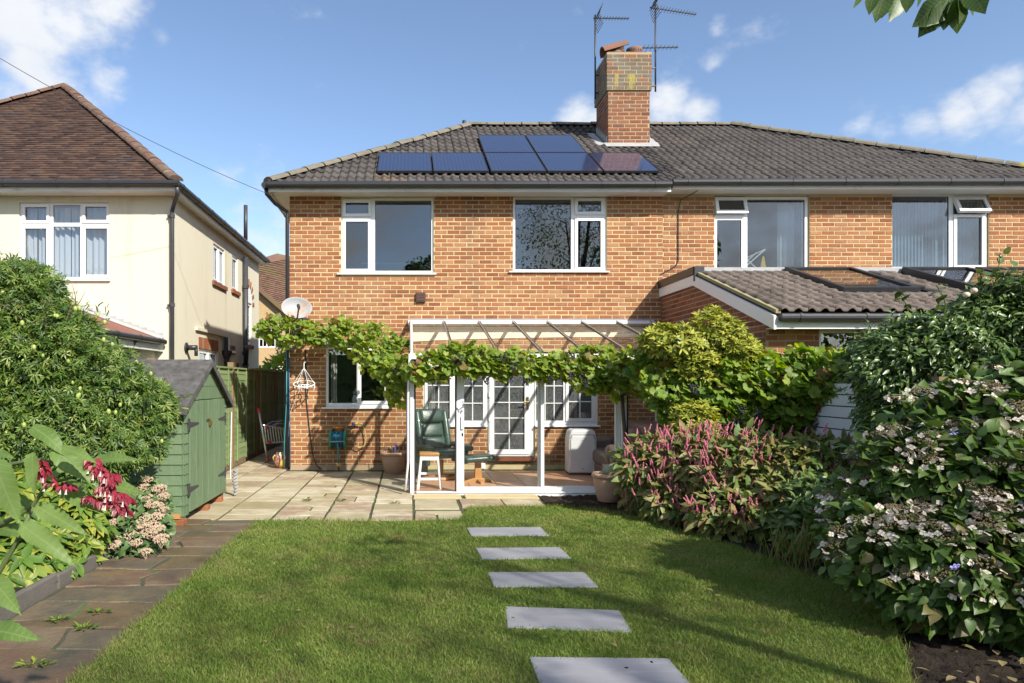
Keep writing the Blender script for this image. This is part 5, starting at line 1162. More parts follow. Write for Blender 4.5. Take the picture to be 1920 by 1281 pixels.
# ------------------------------------------------------------------ timber fence
XF = -3.30
fn = thing('timber_fence', 'green stained lap panel fence with brown posts running down the side passage', 'fence', (XF,14,0))
yps = [8.75, 10.68, 12.61, 14.62, 16.6, 18.55, 20.4]
for i, y in enumerate(yps):
    p_ = obj('post', MB().box(XF-.05,y-.05,-.05,XF+.05,y+.05,1.86 if i != 2 else 1.92), A['post'], fn)
for y0, y1 in zip(yps, yps[1:]):
    top = 1.80; n = 17
    for k in range(n):
        z = .08+k*(top-.08)/n; h = (top-.08)/n+.02; wv = R.uniform(-.004,.004)
        obj('slat', MB().prism([(XF+.02,y0+.05,z+wv),(XF+.034,y0+.05,z+wv),(XF+.022,y0+.05,z+h+wv),(XF+.012,y0+.05,z+h+wv)],(0,y1-y0-.1,0)), A['fence'], fn)
    for yy in (y0+.32,(y0+y1)/2,y1-.34): obj('batten', MB().box(XF+.034,yy-.02,.06,XF+.056,yy+.02,top), A['fence'], fn)
    obj('rail', MB().box(XF-.02,y0+.05,top,XF+.06,y1-.05,top+.03), A['fence'], fn)
    obj('gravel_board', MB().box(XF-.01,y0+.05,-.04,XF+.03,y1-.05,.075), A['post'], fn)
# ------------------------------------------------------------------ shed
XSH = -2.45; Y0s, Y1s = 7.42, 9.12; ZE_, ZRg = 1.33, 1.80; YM = (Y0s+Y1s)/2-.02; XB = -3.62; zf = .13
sh = thing('garden_shed', 'small green wooden shed with black roofing felt and strap hinged double doors', 'shed', (-3,8.27,0))
obj('carcass', MB().box(XB+.03,Y0s+.03,zf,XSH-.03,Y1s-.03,ZE_).prism([(XB+.03,Y0s+.03,ZE_),(XB+.03,Y1s-.03,ZE_),(XB+.03,YM,ZRg-.06)],(XSH-XB-.06,0,0)), A['green_wood'], sh)
nb_ = 11
for k in range(nb_):      # boards on the side facing the garden path
    z = zf-.04+k*(ZE_-zf+.04)/nb_; h = (ZE_-zf+.04)/nb_+.012
    obj('board', MB().prism([(XB,Y0s-.002,z),(XB,Y0s+.016,z),(XB,Y0s+.024,z+h),(XB,Y0s+.012,z+h)],(XSH-XB-.012,0,0)), A['green_wood'], sh)
    for a, c in ((Y0s-.0,Y0s+.155),(Y1s-.12,Y1s)):
        if a > Y0s+1: obj('board', MB().prism([(XSH+.003,a,z),(XSH-.016,a,z),(XSH-.022,a,z+h),(XSH-.01,a,z+h)],(0,c-a,0)), A['green_wood'], sh)
        else: obj('board', MB().prism([(XSH+.003,a-.003,z),(XSH-.016,a-.003,z),(XSH-.022,a-.003,z+h),(XSH-.01,a-.003,z+h)],(0,c-a,0)), A['green_wood'], sh)
for k in range(3):        # gable boards
    z0 = ZE_+.02+k*.15; z1 = min(z0+.155, ZRg-.04)
    hw = lambda z: (ZRg-.02-z)/(ZRg-ZE_)*(Y1s-Y0s)/2
    obj('board', MB().prism([(XSH-.012,YM-hw(z0),z0),(XSH-.012,YM+hw(z0),z0),(XSH-.012,YM+hw(z1),z1),(XSH-.012,YM-hw(z1),z1)],(.018,0,0)), A['green_wood'], sh)
yd0, ydm, yd1 = Y0s+.16, YM+.0, Y1s-.125
nd = 3
for (a, c) in ((yd0,ydm-.004),(ydm+.004,yd1)):
    d = obj('door', MB().box(XSH-.03,a,zf-.02,XSH-.004,c,ZE_+.01), A['green_wood'], sh)
    for i in range(nd):
        q0 = a+(c-a)*i/nd; q1 = a+(c-a)*(i+1)/nd
        obj('plank', MB().box(XSH-.003,q0+.001,zf-.02,XSH+.014,q1-.001,ZE_+.01+R.uniform(-.003,.003)), A['green_wood'], d, bev=.003, seg=1)
    for z in (.36, 1.08):
        e = a if a == yd0 else c; s = 1 if a == yd0 else -1
        obj('strap_hinge', MB().prism([(XSH+.0145,e,z-.03),(XSH+.0145,e+s*.30,z-.008),(XSH+.0145,e+s*.30,z+.008),(XSH+.0145,e,z+.03)],(.006,0,0)).box(XSH+.004,e-.02-s*.03,z-.07,XSH+.019,e+.02-s*.03,z+.07), A['iron'], d)
lk = obj('padlock', MB(T3(XSH+.03,ydm+.05,1.07)).box(-.012,-.03,-.04,.012,.03,.01).tube([(0,-.02,.01),(0,-.02,.04),(0,.02,.04),(0,.02,.01)],.006,6), A['brass'], sh)
obj('hasp', MB().box(XSH+.015,ydm-.06,1.08,XSH+.02,ydm+.09,1.11), A['iron'], sh)
ovh = .07
for s in (-1,1):
    ye = YM+s*((Y1s-Y0s)/2+.10); zee = ZE_-.055
    obj('roof_felt', MB().prism([(XSH+ovh,YM,ZRg),(XSH+ovh,ye,zee),(XSH+ovh,ye,zee+.022),(XSH+ovh,YM,ZRg+.026)],(XB-XSH-.14,0,0)), A['felt'], sh)
    obj('felt_edge', MB().prism([(XSH+ovh+.004,YM,ZRg-.055),(XSH+ovh+.004,ye,zee-.055),(XSH+ovh+.004,ye,zee+.02),(XSH+ovh+.004,YM,ZRg+.024)],(-.02,0,0)), A['felt'], sh)
    obj('felt_lip', MB().box(XB-.07,ye-.006,zee-.07,XSH+ovh,ye+.006,zee+.02), A['felt'], sh)
obj('bearer', MB().box(XB+.05,Y0s+.01,zf-.085,XSH-.01,Y0s+.09,zf-.045), A['post'], sh); obj('bearer', MB().box(XB+.05,Y1s-.12,zf-.085,XSH-.03,Y1s-.04,zf-.045), A['post'], sh)
for y, lab in ((Y0s-.02,'loose red brick propping up the near corner of the shed'),(Y1s-.25,'brick under the far corner of the shed'),((Y0s+Y1s)/2,'brick under the middle of the shed doors')):
    br = tag(obj('loose_brick', MB(T3(XSH-.10,y,-.005) @ RZ(R.uniform(-12,12))).box(-.11,-.03,0,.11,.09,.068), A['brick'], None, bev=.008), lab, 'brick', 'bricks propping the shed')
bdl = thing('timber_board', 'yellow brown offcut of timber under the shed side wall', 'board', (-2.7,Y0s-.05,.07)); obj('board', MB().box(-3.1,Y0s-.06,.075,-2.48,Y0s-.03,.125), A['wood'], bdl)
ck = thing('black_cable', 'loose black cable looped on the green shed side', 'cable', (-2.6,Y0s,1)); obj('loop', MB().tube([(-2.95,Y0s-.03,1.05),(-2.75,Y0s-.05,.98),(-2.55,Y0s-.04,1.08),(-2.48,Y0s-.03,1.2),(-2.55,Y0s-.03,1.28)],.008,6), A['black'], ck)
pl = thing('fence_pole', 'thin white pole leaning on the fence beside the shed doors', 'pole', (-2.6,9.4,0)); obj('pole', MB().tube([(-2.42,9.22,.25),(-2.40,9.2,1.15)],.007,8), A['upvc_dirty'], pl)
ru = thing('garden_edging_roll', 'grey spiky strip of edging beside the far shed corner', 'edging', (-2.4,9.35,0)); q = MB()
for i in range(8): q.bar((-2.40+.01*math.sin(i),9.30,.02+i*.045),(-2.36,9.34,.05+i*.045),.05,.016)
obj('strip', q, A['grey'], ru)
# ------------------------------------------------------------------ slatted fence on the boundary
sf = thing('slatted_fence', 'pale grey horizontal slat fence showing between the creeper and the shrubs', 'fence', (4.6,7,0))
for k in range(12): obj('slat', MB().box(4.62,4.0,.05+k*.125,4.645,8.55,.05+k*.125+.112), A['slat'], sf)
obj('backing', MB().box(4.646,4.0,.02,4.652,8.55,1.56), A['iron'], sf)  # dark sheet added behind the slats so their gaps look shaded
for y in (4.2,6.0,7.8): obj('post', MB().box(4.655,y,-.05,4.74,y+.09,1.6), A['post'], sf)
# ------------------------------------------------------------------ things on the wall and patio
def pot(x, y, h, r, lab, grp='terracotta pots'):
    t = thing('plant_pot', lab, 'plant pot', (x,y,0), grp)
    b = obj('pot', MB(T3(x,y,0)).lathe([(.001,0),(r*.62,0),(r*.66,.01),(r*.86,h*.5),(r*.95,h*.78),(r*.93,h*.84),(r*1.02,h*.86),(r*1.05,h*.93),(r*1.0,h),(r*.9,h),(r*.86,h*.88),(.001,h*.88)],28), A['terracotta'], t, smooth=True)
    obj('soil', MB(T3(x,y,h*.885)).lathe([(r*.86,0),(r*.5,.015),(.001,.02)],16), A['soil'], t); return t
p1x, p1y = XP(738,11.55), 11.6
t = pot(p1x, p1y, .37, .225, 'terracotta pot of dry cut stems against the brick wall')
for i in range(16):
    a = R.random()*6.28; r = R.random()*.16; obj('dry_stem', MB().tube([(p1x+math.cos(a)*r,p1y+math.sin(a)*r,.33),(p1x+math.cos(a)*r*1.25,p1y+math.sin(a)*r*1.2,.40+R.random()*.12)],.007,5), A['twig'], t)
obj('plant_label', MB().box(p1x+.015,p1y-.12,.36,p1x+.045,p1y-.115,.53), A['hose_purple'], t)
for s in (-1,1): obj('handle', MB().tube([(p1x+s*.205,p1y-.02,.31),(p1x+s*.235,p1y-.03,.27),(p1x+s*.20,p1y-.02,.21)],.014,6), A['terracotta'], t, smooth=True)
q_ = G(1143,943); p2x, p2y = q_.x+.02, q_.y+.12
t = pot(p2x, p2y, .37, .205, 'terracotta pot holding a mossy stone ball beside the pink spikes')
obj('stone_ball', MB().ball((p2x+.0,p2y-.03,.40),.085,seg=16,rings=10), mat('mossy_stone', [(.22,.26,.16),(.34,.36,.27)], .9, 0, .5, 14, .5, 50), t, smooth=True)
# hose reel
hx = U(636); hy = YW-.16; hz = V(822)
hr = thing('hose_reel', 'green wall mounted hose reel wound with blue hose', 'hose reel', (hx,hy,hz))
for s in (-1,1):
    fl_ = obj('flange', MB(T3(hx+s*.125,hy,hz) @ RY(90)).lathe([(.03,-.018),(.175,-.018),(.185,0),(.175,.018),(.03,.018)],26), A['reel'], hr)
for i in range(9):
    pts = [(hx-.095+i*.0235, hy+math.cos(a)*(.125+.012*(i%2)), hz+math.sin(a)*(.125+.012*(i%2))) for a in [k*2*math.pi/18 for k in range(19)]]
    obj('hose_coil', MB().tube(pts,.0125,6,False), A['hose_blue'] if i%3 else A['hose_cyan'], hr, smooth=True)
obj('drum', MB(T3(hx,hy,hz) @ RY(90)).lathe([(.001,-.1),(.10,-.1),(.10,.1),(.001,.1)],20), A['iron'], hr)
obj('wall_bracket', MB().box(hx-.1,hy+.10,hz+.12,hx+.1,YW-.006,hz+.17).tube([(hx-.10,hy+.1,hz+.15),(hx-.06,hy,hz+.2),(hx+.06,hy,hz+.2),(hx+.10,hy+.1,hz+.15)],.018,8), A['orange'], hr)
obj('crank_handle', MB().tube([(hx-.12,hy-.1,hz-.02),(hx-.15,hy-.16,hz+.0),(hx-.26,hy-.17,hz+.02)],.012,8).tube([(hx-.13,hy-.17,hz-.03),(hx+.13,hy-.17,hz-.03)],.012,8), A['grey'], hr, smooth=True)
hp = thing('garden_hose', 'teal hose hanging from the reel to the patio with a yellow connector', 'hose', (hx+.01,YW-.3,0))
hh = obj('hose', MB().tube([(hx+.0,hy-.14,hz-.05),(hx+.015,hy-.15,hz-.2),(hx+.01,hy-.12,.2),(hx+.015,hy-.12,.13)],.0125,8), A['hose_cyan'], hp, smooth=True)
obj('connector', MB().tube([(hx+.015,hy-.12,.13),(hx+.015,hy-.12,.085)],.02,8), A['yellow'], hh); obj('nozzle', MB().tube([(hx+.015,hy-.12,.085),(hx+.03,hy-.14,.0)],.017,8), A['black'], hh)
th = thing('tan_hose', 'thin tan hose looping from a wall tap to the hose reel', 'hose', (U(675),YW-.05,V(820)))
tt_ = obj('hose', MB().tube([(hx+.13,hy-.03,hz),(U(662),YW-.12,V(824)),(U(666),YW-.10,V(834)),(U(674),YW-.09,V(839)),(U(684),YW-.08,V(835)),(U(687),YW-.07,V(822)),(U(684),YW-.07,V(805)),(U(679),YW-.08,V(794)),(U(672),YW-.09,V(793))],.012,8), A['hose_tan'], th, smooth=True)
obj('tap', MB().tube([(U(672),YW-.09,V(793)),(U(668),YW-.09,V(794))],.018,8).tube([(U(668),YW,V(794)),(U(668),YW-.10,V(794))],.012,8), A['yellow'], th); obj('tap_head', MB().box(U(660),YW-.11,V(797),U(667),YW-.07,V(791)), A['hose_purple'], th, bev=.006)
# satellite dish
dxx, dyy, dzz = XP(556,11.8), 11.82, ZP(577,11.8)
sd = thing('satellite_dish', 'rust stained grey satellite dish on the corner of the brick wall', 'satellite dish', (dxx,dyy,dzz))
DM = T3(dxx,dyy,dzz) @ RZ(14) @ RX(74) @ RY(2)
obj('dish', MB(DM).lathe([(.001,-.055),(.08,-.05),(.16,-.035),(.22,-.012),(.262,.012),(.268,.012),(.262,.004),(.16,-.045),(.001,-.066)],36,sy=.74), A['dish'], sd, smooth=True)
obj('feed_arm', MB(DM).tube([(0,-.19,-.03),(.0,-.20,.10),(.0,-.10,.27)],.013,8), A['grey_pipe'], sd, smooth=True)
obj('receiver', MB(DM @ T3(0,-.10,.27) @ RX(35)).tube([(0,0,0),(0,.02,-.07)],.028,10).box(-.02,-.03,0,.02,.03,.05), A['grey_pipe'], sd)
obj('wall_mount', MB().box(dxx-.06,YW-.28,dzz-.06,dxx+.12,YW+.0,dzz-.01).box(dxx-.02,YW-.03,V(637),dxx+.16,YW-.006,V(597)), A['iron'], sd)
# hanging clothes airer
wx, wy, wz = XP(570,11.9), 11.9, ZP(720,11.9)
wa = thing('hanging_clothes_airer', 'white round peg airer hanging on the brick wall under the vine', 'clothes airer', (wx,wy,wz))
ring = [(wx+math.cos(a)*.185, wy+math.sin(a)*.185, wz) for a in [k*2*math.pi/28 for k in range(29)]]; ring = [(x,y,z+.3*(y-wy)) for x,y,z in ring]
obj('ring', MB().tube(ring,.010,6,False), A['white'], wa, smooth=True)
rg2 = [(wx+math.cos(a)*.09, wy+math.sin(a)*.09, wz-.015) for a in [k*2*math.pi/20 for k in range(21)]]; obj('inner_ring', MB().tube(rg2,.008,6,False), A['white'], wa, smooth=True)
q = MB()
for k in range(6): a = k*math.pi/3; q.tube([(wx+math.cos(a)*.185,wy+math.sin(a)*.185,wz),(wx+math.cos(a)*.015,wy+math.sin(a)*.015,wz+.26)],.0035,5)
q.tube([(wx,wy,wz+.24),(wx,wy,wz+.36),(wx+.02,wy,wz+.40),(wx+.03,wy,wz+.37)],.008,6)
obj('hanger', q, A['white'], wa)
for k in range(16):
    a = k*math.pi/8; r_ = .185 if k % 2 else .09; obj('peg', MB(T3(wx+math.cos(a)*r_,wy+math.sin(a)*r_,wz-.045) @ RZ(k*40) @ RX(8)).box(-.007,-.005,-.035,.007,.005,.03), A['white'] if k%3 else A['hose_cyan'], wa)
wc = thing('wall_cable', 'black cable running down the brick wall from the airer to the patio', 'cable', (U(585),YW-.04,1)); obj('cable', MB().tube([(U(573),YW-.02,V(655)),(U(574),YW-.02,V(740)),(U(580),YW-.02,V(800)),(U(586),YW-.02,V(850)),(U(593),YW-.04,V(870)),(U(603),YW-.1,.01)],.010,6), A['black'], wc, smooth=True)
wl = thing('washing_line', 'thin white washing line tied between the airer and the drainpipe', 'line', (U(555),YW-.1,1.2)); obj('line', MB().tube([(wx,wy,wz+.1),(U(545),YW-.06,V(775)),(U(540),YW-.06,V(840))],.004,5), A['white'], wl)
for dx_, m_, lab in ((-.075,'hose_cyan','turquoise hose standing beside the corner drainpipe'),(.03,'hose_blue','blue hose strapped to the corner drainpipe')):
    t = thing('upright_hose', lab, 'hose', (XL+dx_,YW-.08,0), 'hoses by the corner drainpipe'); obj('hose', MB().tube([(XL+dx_*.3-.01,YW-.09,V(640)),(XL+dx_*.5,YW-.1,1.2),(XL+dx_,YW-.11,.5),(XL+dx_,YW-.12,.02)],.009,6), A[m_], t, smooth=True)
# folding rack in the passage
lr = thing('folding_rack', 'aluminium folding rack with red joints leaning behind the house corner', 'rack', (-2.7,13.2,0))
YK = 13.1
def K_(px, py, d=0): return P(px, py, YK+d)
obj('pole', MB().tube([K_(484.5,768),K_(502,862)],.022,10), A['alu'], lr, smooth=True)
for a, c in (((484,766),(485.5,773)),((500.5,856),(502.5,864)),): obj('pole_end', MB().tube([K_(*a),K_(*c)],.028,10), A['red'], lr)
obj('rail', MB().tube([K_(492,797),K_(543,806,.2)],.016,8), A['alu'], lr); obj('rail', MB().tube([K_(496,831),K_(543,829,.2)],.016,8), A['alu'], lr)
for i in range(9): obj('rung', MB().tube([K_(496+i*5,799+i*.9,.02*i),K_(500+i*5,830,.02*i)],.012,8), A['alu'], lr)
obj('wire_shelf', MB().tube([K_(500,797),K_(510,791,.2),K_(530,789,.3)],.008,6).tube([K_(505,801),K_(518,794,.2),K_(532,795,.3)],.008,6).tube([K_(512,802),K_(522,792,.25)],.008,6), A['alu'], lr)
for p_ in ((501,802),(505,829)): obj('joint', MB().ball(K_(*p_),.04,.04,.03,8,5), A['red'], lr)
oy = 12.35; ox = XP(525,oy)
on = thing('garden_jug', 'round cream and maroon jug with a yellow side behind the drainpipe', 'jug', (ox,oy,0))
obj('jug', MB(T3(ox,oy,0)).lathe([(.001,0),(.06,0),(.105,.07),(.115,.15),(.09,.23),(.06,.27),(.07,.29),(.055,.29)],18), mat('cream_maroon_glaze', [(.60,.50,.34),(.25,.05,.04),(.62,.52,.36)], .5, 0, 1.2, 9), on, smooth=True)
obj('handle', MB().tube([(ox-.08,oy-.03,.24),(ox-.12,oy-.04,.2),(ox-.10,oy-.03,.12)],.012,6), A['hose_tan'], on, smooth=True); obj('side_patch', MB(T3(ox+.06,oy-.06,.1)).ball((0,0,0),.07,.05,.09,12,8), A['yellow'], on, smooth=True)
# overhead wire
wr = thing('telephone_wire', 'thin overhead wire crossing the sky to the corner of the brick house', 'wire', P(510,367,11.9))
a_, b_ = P(-120,37,9.0), P(513,368,11.85); pts = [a_.lerp(b_, t)-Vector((0,0,.35*4*t*(1-t)*.4)) for t in [i/14 for i in range(15)]]
obj('wire', MB().tube(pts,.0048,5), A['grey_pipe'], wr)
# ------------------------------------------------------------------ plants
# passion vine over the boundary on the shaded side of the shed
pv = thing('passion_vine', 'large sprawling passion flower bush dotted with yellow green fruit beside the shed', 'bush', (-3.6,6.4,0))
pvb = [B(10,660,6.4,150,150,.55),B(-120,640,6.4,150,160,.6),B(105,700,6.3,110,125,.5),B(185,760,6.4,95,110,.45),B(255,785,6.55,62,82,.35),B(296,765,6.7,38,45,.22),B(70,800,6.1,150,110,.5),B(165,845,6.2,95,80,.35),B(-60,830,6.0,140,120,.5),B(40,560,6.5,85,60,.35),B(130,625,6.4,60,45,.3)]
bush(pv, A['l_passion'], PALM, pvb, 14000, .066, .35, .9, (.70,1.12), .24, 6, 21, 300, .75, .6)
bush(pv, A['l_passion'], NARROW, pvb, 3000, .075, .3, 1.0, (.85,1.15), .16, 6, 22, 0, .7, .6)
bush(pv, A['l_passion'], PALM, pvb, 4500, .12, .2, 1.2, (.35,.8), .1, 6, 24, 0, .3, .4)
sprigs(pv, A['l_passion'], A['twig'], PALM, pvb, 34, .30, .055, 25)
stems(pv, (-3.5,6.6,0), pvb, 26, .018, A['twig'], 3)
fp, fo, fs = sample(pvb, 210, (.98,1.10), .16, 6, .2, 31, .9)
fm_ = MB().ball((0,0,0),.016,.016,.022,8,6).mesh('fruit', True); fm_.materials.append(A['fruit'])
for p in fp: obj('fruit', fm_, None, pv, world=T3(*p) @ Matrix.Scale(R.uniform(.8,1.3),4))
for i in range(16):
    q = MB(); c = pvb[R.choice((0,2,3,9,10,4,5))]; a = Vector((c[0]+R.uniform(-.5,.5)*c[3], c[1]-R.uniform(0,.3), c[2]+c[5]*.75)); e = a+Vector((R.uniform(-.05,.15), R.uniform(-.2,.1), R.uniform(.1,.3))); q.tube([a,(a+e)/2+Vector((.02,0,.02)),e],[.005,.004,.002],5); obj('tendril', q, A['twig'], pv)
# grape vine on a wire across the wall and lean-to
gv = thing('grape_vine', 'long grape vine trained along a wire across the wall and glass lean-to', 'vine', (0,9.4,0))
gpth = [(508,622,11.75,26,24),(540,632,11.7,30,26),(585,632,11.7,30,24),(625,632,11.7,32,25),(665,640,11.6,36,34),(705,650,11.2,38,38),(738,668,10.6,36,46),(752,705,10.2,34,38),(747,735,10.2,22,26),(722,690,10.6,22,18),
 (790,700,9.42,26,20),(820,688,9.38,34,32),(862,675,9.36,36,26),(905,680,9.34,36,30),(945,684,9.33,36,28),(985,682,9.32,34,24),(1020,694,9.32,34,24),(1058,686,9.3,36,28),(1098,692,9.28,40,38),(1140,690,9.26,42,42),(1165,712,9.22,34,40),(1190,690,9.2,36,40),(1120,720,9.25,26,20)]
gb = [B(x,y-(6 if x < 700 else 2),Y,rx*.9,ry*.78,.17) for x,y,Y,rx,ry in gpth]
bush(gv, A['l_vine'], GRAPE, gb, 2700, .093, .4, 1.0, (.55,1.3), .32, 7, 41, 300, .8, .35, sunw=1.4, wid=(.85,1.15), szv=.4)
ws = [P(x,y+4,Y) for x,y,Y,_,_ in gpth[:8]]; obj('trunk', MB().tube(ws,[.02]*8,7), A['bark'], gv, smooth=True)
ws = [P(x,y+2,Y) for x,y,Y,_,_ in gpth[10:22]]; obj('trunk', MB().tube(ws,[.022]*12,7), A['bark'], gv, smooth=True)
obj('trunk', MB().tube([P(1172,925,9.2),P(1175,850,9.2),P(1168,770,9.22),P(1165,715,9.22)],[.03,.028,.026,.022],8), A['bark'], gv, smooth=True)
def bunch(x, y, Y, n, seed):
    q = random.Random(seed); b = MB(); c = P(x,y,Y)
    for i in range(n):
        t = i/n; r = .045*(1-t)**.6+.004; a = q.random()*6.28; b.ball((c.x+math.cos(a)*r, c.y+math.sin(a)*r-.02, c.z-t*.11), .011, seg=7, rings=5)
    return b
for i, (x, y, Y) in enumerate([(668,655,11.35),(612,640,11.45),(552,618,11.5),(548,645,11.5),(745,668,10.35),(742,690,10.0),(865,668,9.12),(942,664,9.1),(963,682,9.1),(988,708,9.08),(1032,705,9.08),(1073,658,9.05),(1098,712,9.05),(912,706,9.1),(1070,700,9.05),(520,650,11.5)]):
    obj('grape_bunch', bunch(x,y,Y,20,i), A['grape'], gv, smooth=True, kind='stuff')
# mixed creeper hanging over the boundary
cr = thing('grape_creeper', 'dense creeper with broad lobed leaves hanging over the pale slat fence', 'creeper', (3.8,8.2,0))
cb = [B(1300,735,8.5,85,62,.3),B(1395,715,8.4,85,62,.35),B(1480,722,8.2,88,62,.35),B(1550,716,7.9,62,48,.35),B(1595,702,7.6,48,48,.3),B(1350,780,8.3,70,60,.28),B(1560,745,7.8,46,34,.22),B(1600,735,7.5,34,30,.2),B(1440,790,8.2,78,52,.3),B(1510,765,8.0,55,42,.25),B(1225,705,8.8,36,42,.2),B(1245,665,8.8,40,40,.2)]
bush(cr, A['l_vine2'], GRAPE, cb, 4200, .10, .5, 1.0, (.62,1.22), .24, 6, 51, 300, .75, .35, sunw=1.2, szv=.4)
sprigs(gv, A['l_vine'], A['redstem'], GRAPE, gb, 34, .22, .085, 45, 6, .3)
stems(cr, (3.9,8.5,0), cb, 14, .02, A['bark'], 5)
for i, (x,y,Y) in enumerate([(1389,760,7.9),(1300,722,8.0),(1322,765,7.9),(1420,770,7.85),(1380,785,7.85)]): obj('grape_bunch', bunch(x,y,Y,30,50+i), A['grape'], cr, smooth=True, kind='stuff')
# pieris
ps = thing('pieris_shrub', 'yellow green pieris shrub topping the creeper by the extension', 'shrub', (3.6,8.6,0))
pb = [B(1338,628,8.35,44,36,.3),B(1290,645,8.4,50,36,.3),B(1245,640,8.5,42,30,.25),B(1380,655,8.3,32,28,.25),B(1315,690,8.3,50,38,.25),B(1300,800,8.0,38,42,.25),B(1330,600,8.4,26,20,.15)]
gp_, go_, gs_ = sample(pb, 900, (.75,1.1), .18, 8, .1, 61, .7)
T_p = []; T_t = []; T_n = []; gg = np.random.default_rng(6)
ax_ = unit(go_*.6+np.array((0,-.15,.8))+gg.normal(size=go_.shape)*.25)
for k in range(8):
    a = k*math.pi*2/8+gg.random(len(gp_)); s1_ = unit(np.cross(ax_, np.array((.3,1,.2)))); s2_ = np.cross(ax_, s1_)
    rd_ = s1_*np.cos(a)[:,None]+s2_*np.sin(a)[:,None]; T_p.append(gp_); T_t.append(rd_*.8+ax_*(.45)); T_n.append(ax_-rd_*.3)
n_ = len(gp_); foliage(ps, A['l_pieris'], NARROW, np.concatenate(T_p), np.concatenate(T_t), np.concatenate(T_n), .085*np.tile(.7+.6*gg.random(n_), 8), 300, wid=(1.1,1.6), seed=62)
stems(ps, (3.6,8.6,0), pb, 12, .02, A['bark'], 8)
# big dark evergreen
ev = thing('evergreen_shrub', 'big dark glossy evergreen climber on the boundary under the skylights', 'shrub', (4.9,6.3,0))
eb = [B(1690,705,6.6,90,78,.45),B(1790,665,6.5,110,85,.5),B(1890,640,6.4,85,100,.5),B(1970,620,6.3,100,120,.5),B(1700,770,6.5,70,55,.35),B(1790,740,6.4,120,90,.4),B(1900,720,6.3,120,110,.4),B(1650,668,6.8,52,42,.3),B(1848,575,6.5,48,42,.3),B(1655,775,6.6,42,40,.25),B(1720,628,6.7,60,36,.3)]
bush(ev, A['l_dark'], LANCE, eb, 13500, .070, .5, .9, (.68,1.15), .22, 6, 71, 300, .75, .5, wid=(1.0,1.4))
bush(ev, A['l_dark'], LANCE, eb, 4500, .13, .2, 1.2, (.3,.75), .1, 6, 74, 0, .3, .4, wid=(1.3,1.8))
sprigs(ev, A['l_dark'], A['stem'], LANCE, eb, 34, .30, .075, 75, 9)
stems(ev, (4.95,6.5,0), eb, 16, .025, A['bark'], 9)
lp_ = []
for (x0,y0,x1,y1) in ((1850,560,1880,475),(1860,560,1905,500),(1700,600,1690,548),(1770,585,1760,535),(1835,560,1840,505)):
    a, e = P(x0,y0,6.3), P(x1,y1,6.2); pts = [a.lerp(e,t)+Vector((.03*math.sin(t*4),0,0)) for t in (0,.3,.6,1)]; obj('shoot', MB().tube(pts,[.007,.006,.005,.003],5), A['stem'], ev)
    for t in np.linspace(.2,1,8): lp_.append(a.lerp(e,float(t)))
lp_ = np.array([p[:] for p in lp_]); gg = np.random.default_rng(8); foliage(ev, A['l_dark'], OVATE, lp_, gg.normal(size=lp_.shape)+np.array((0,0,.3)), np.array((0,-.4,1))+gg.normal(size=lp_.shape)*.4, .095, 0, restname='shoot_leaves')
for x, y in ((1812,553),(1826,545)): obj('bloom', MB().ball(P(x,y,5.9),.028,.028,.025,9,6), A['f_white'], ev, smooth=True)
# hydrangea
hy_ = thing('lacecap_hydrangea', 'large lacecap hydrangea full of fading white flower heads at the lawn edge', 'hydrangea', (3.4,4.4,0))
hbk = [B(1830,800,4.75,150,95,.45),B(1950,760,4.7,130,110,.45),B(1720,890,4.65,130,95,.45),B(1860,920,4.45,170,120,.5),B(1630,960,4.75,85,80,.38),B(1700,1030,4.45,140,100,.42),B(1850,1060,4.2,170,110,.45),B(1980,1000,4.2,140,150,.5),B(1760,1110,4.2,110,60,.35),B(1910,1130,4.05,120,70,.35)]
bush(hy_, A['l_hyd'], OVATE, hbk, 5200, .092, .25, .85, (.6,1.04), .1, 6, 81, 300, .75, .75, wid=(.9,1.2))
bush(hy_, A['l_hyd'], OVATE, hbk, 1800, .13, .2, 1.1, (.2,.7), .1, 6, 84, 0, .3, .7)
stems(hy_, (3.35,4.5,0), hbk, 30, .010, A['redstem'], 10)
def lacecap(seed):
    q = random.Random(seed); V_ = MB(); C2 = MB()
    for i in range(46):
        r = .062*math.sqrt(q.random()); a = q.random()*6.28; C2.ball((r*math.cos(a), r*math.sin(a), .012-.25*r+q.uniform(0,.008)), .0062, seg=5, rings=3)
    for i in range(10+seed%3):
        a = i*6.28/10+q.uniform(-.3,.3); r = .085+q.uniform(-.015,.012); c = Vector((r*math.cos(a), r*math.sin(a), -.012+q.uniform(-.016,.01))); M = T3(*c) @ Matrix.Rotation(q.random()*6, 4, 'Z') @ RX(q.uniform(-70,70))
        for k in range(4):
            t = k*math.pi/2; d = Vector((math.cos(t),math.sin(t),0)); n = Vector((-d.y,d.x,0)); s = .025*q.uniform(.8,1.15)
            V_.add([d*.001, d*s*.6+n*s*.5+Vector((0,0,.003)), d*s*1.05, d*s*.6-n*s*.5+Vector((0,0,.003))], [(0,1,2,3)], M)
    return V_, C2
caps_ = []
for s in range(5):
    a, c = lacecap(s); am = a.mesh('sterile_florets'); am.materials.append(A['f_white']); cm_ = c.mesh('flower_head'); cm_.materials.append(A['f_bud']); caps_.append((am, cm_))
hp_, ho_, hs_ = sample(hbk, 230, (1.0,1.08), .1, 6, .35, 91, .95)
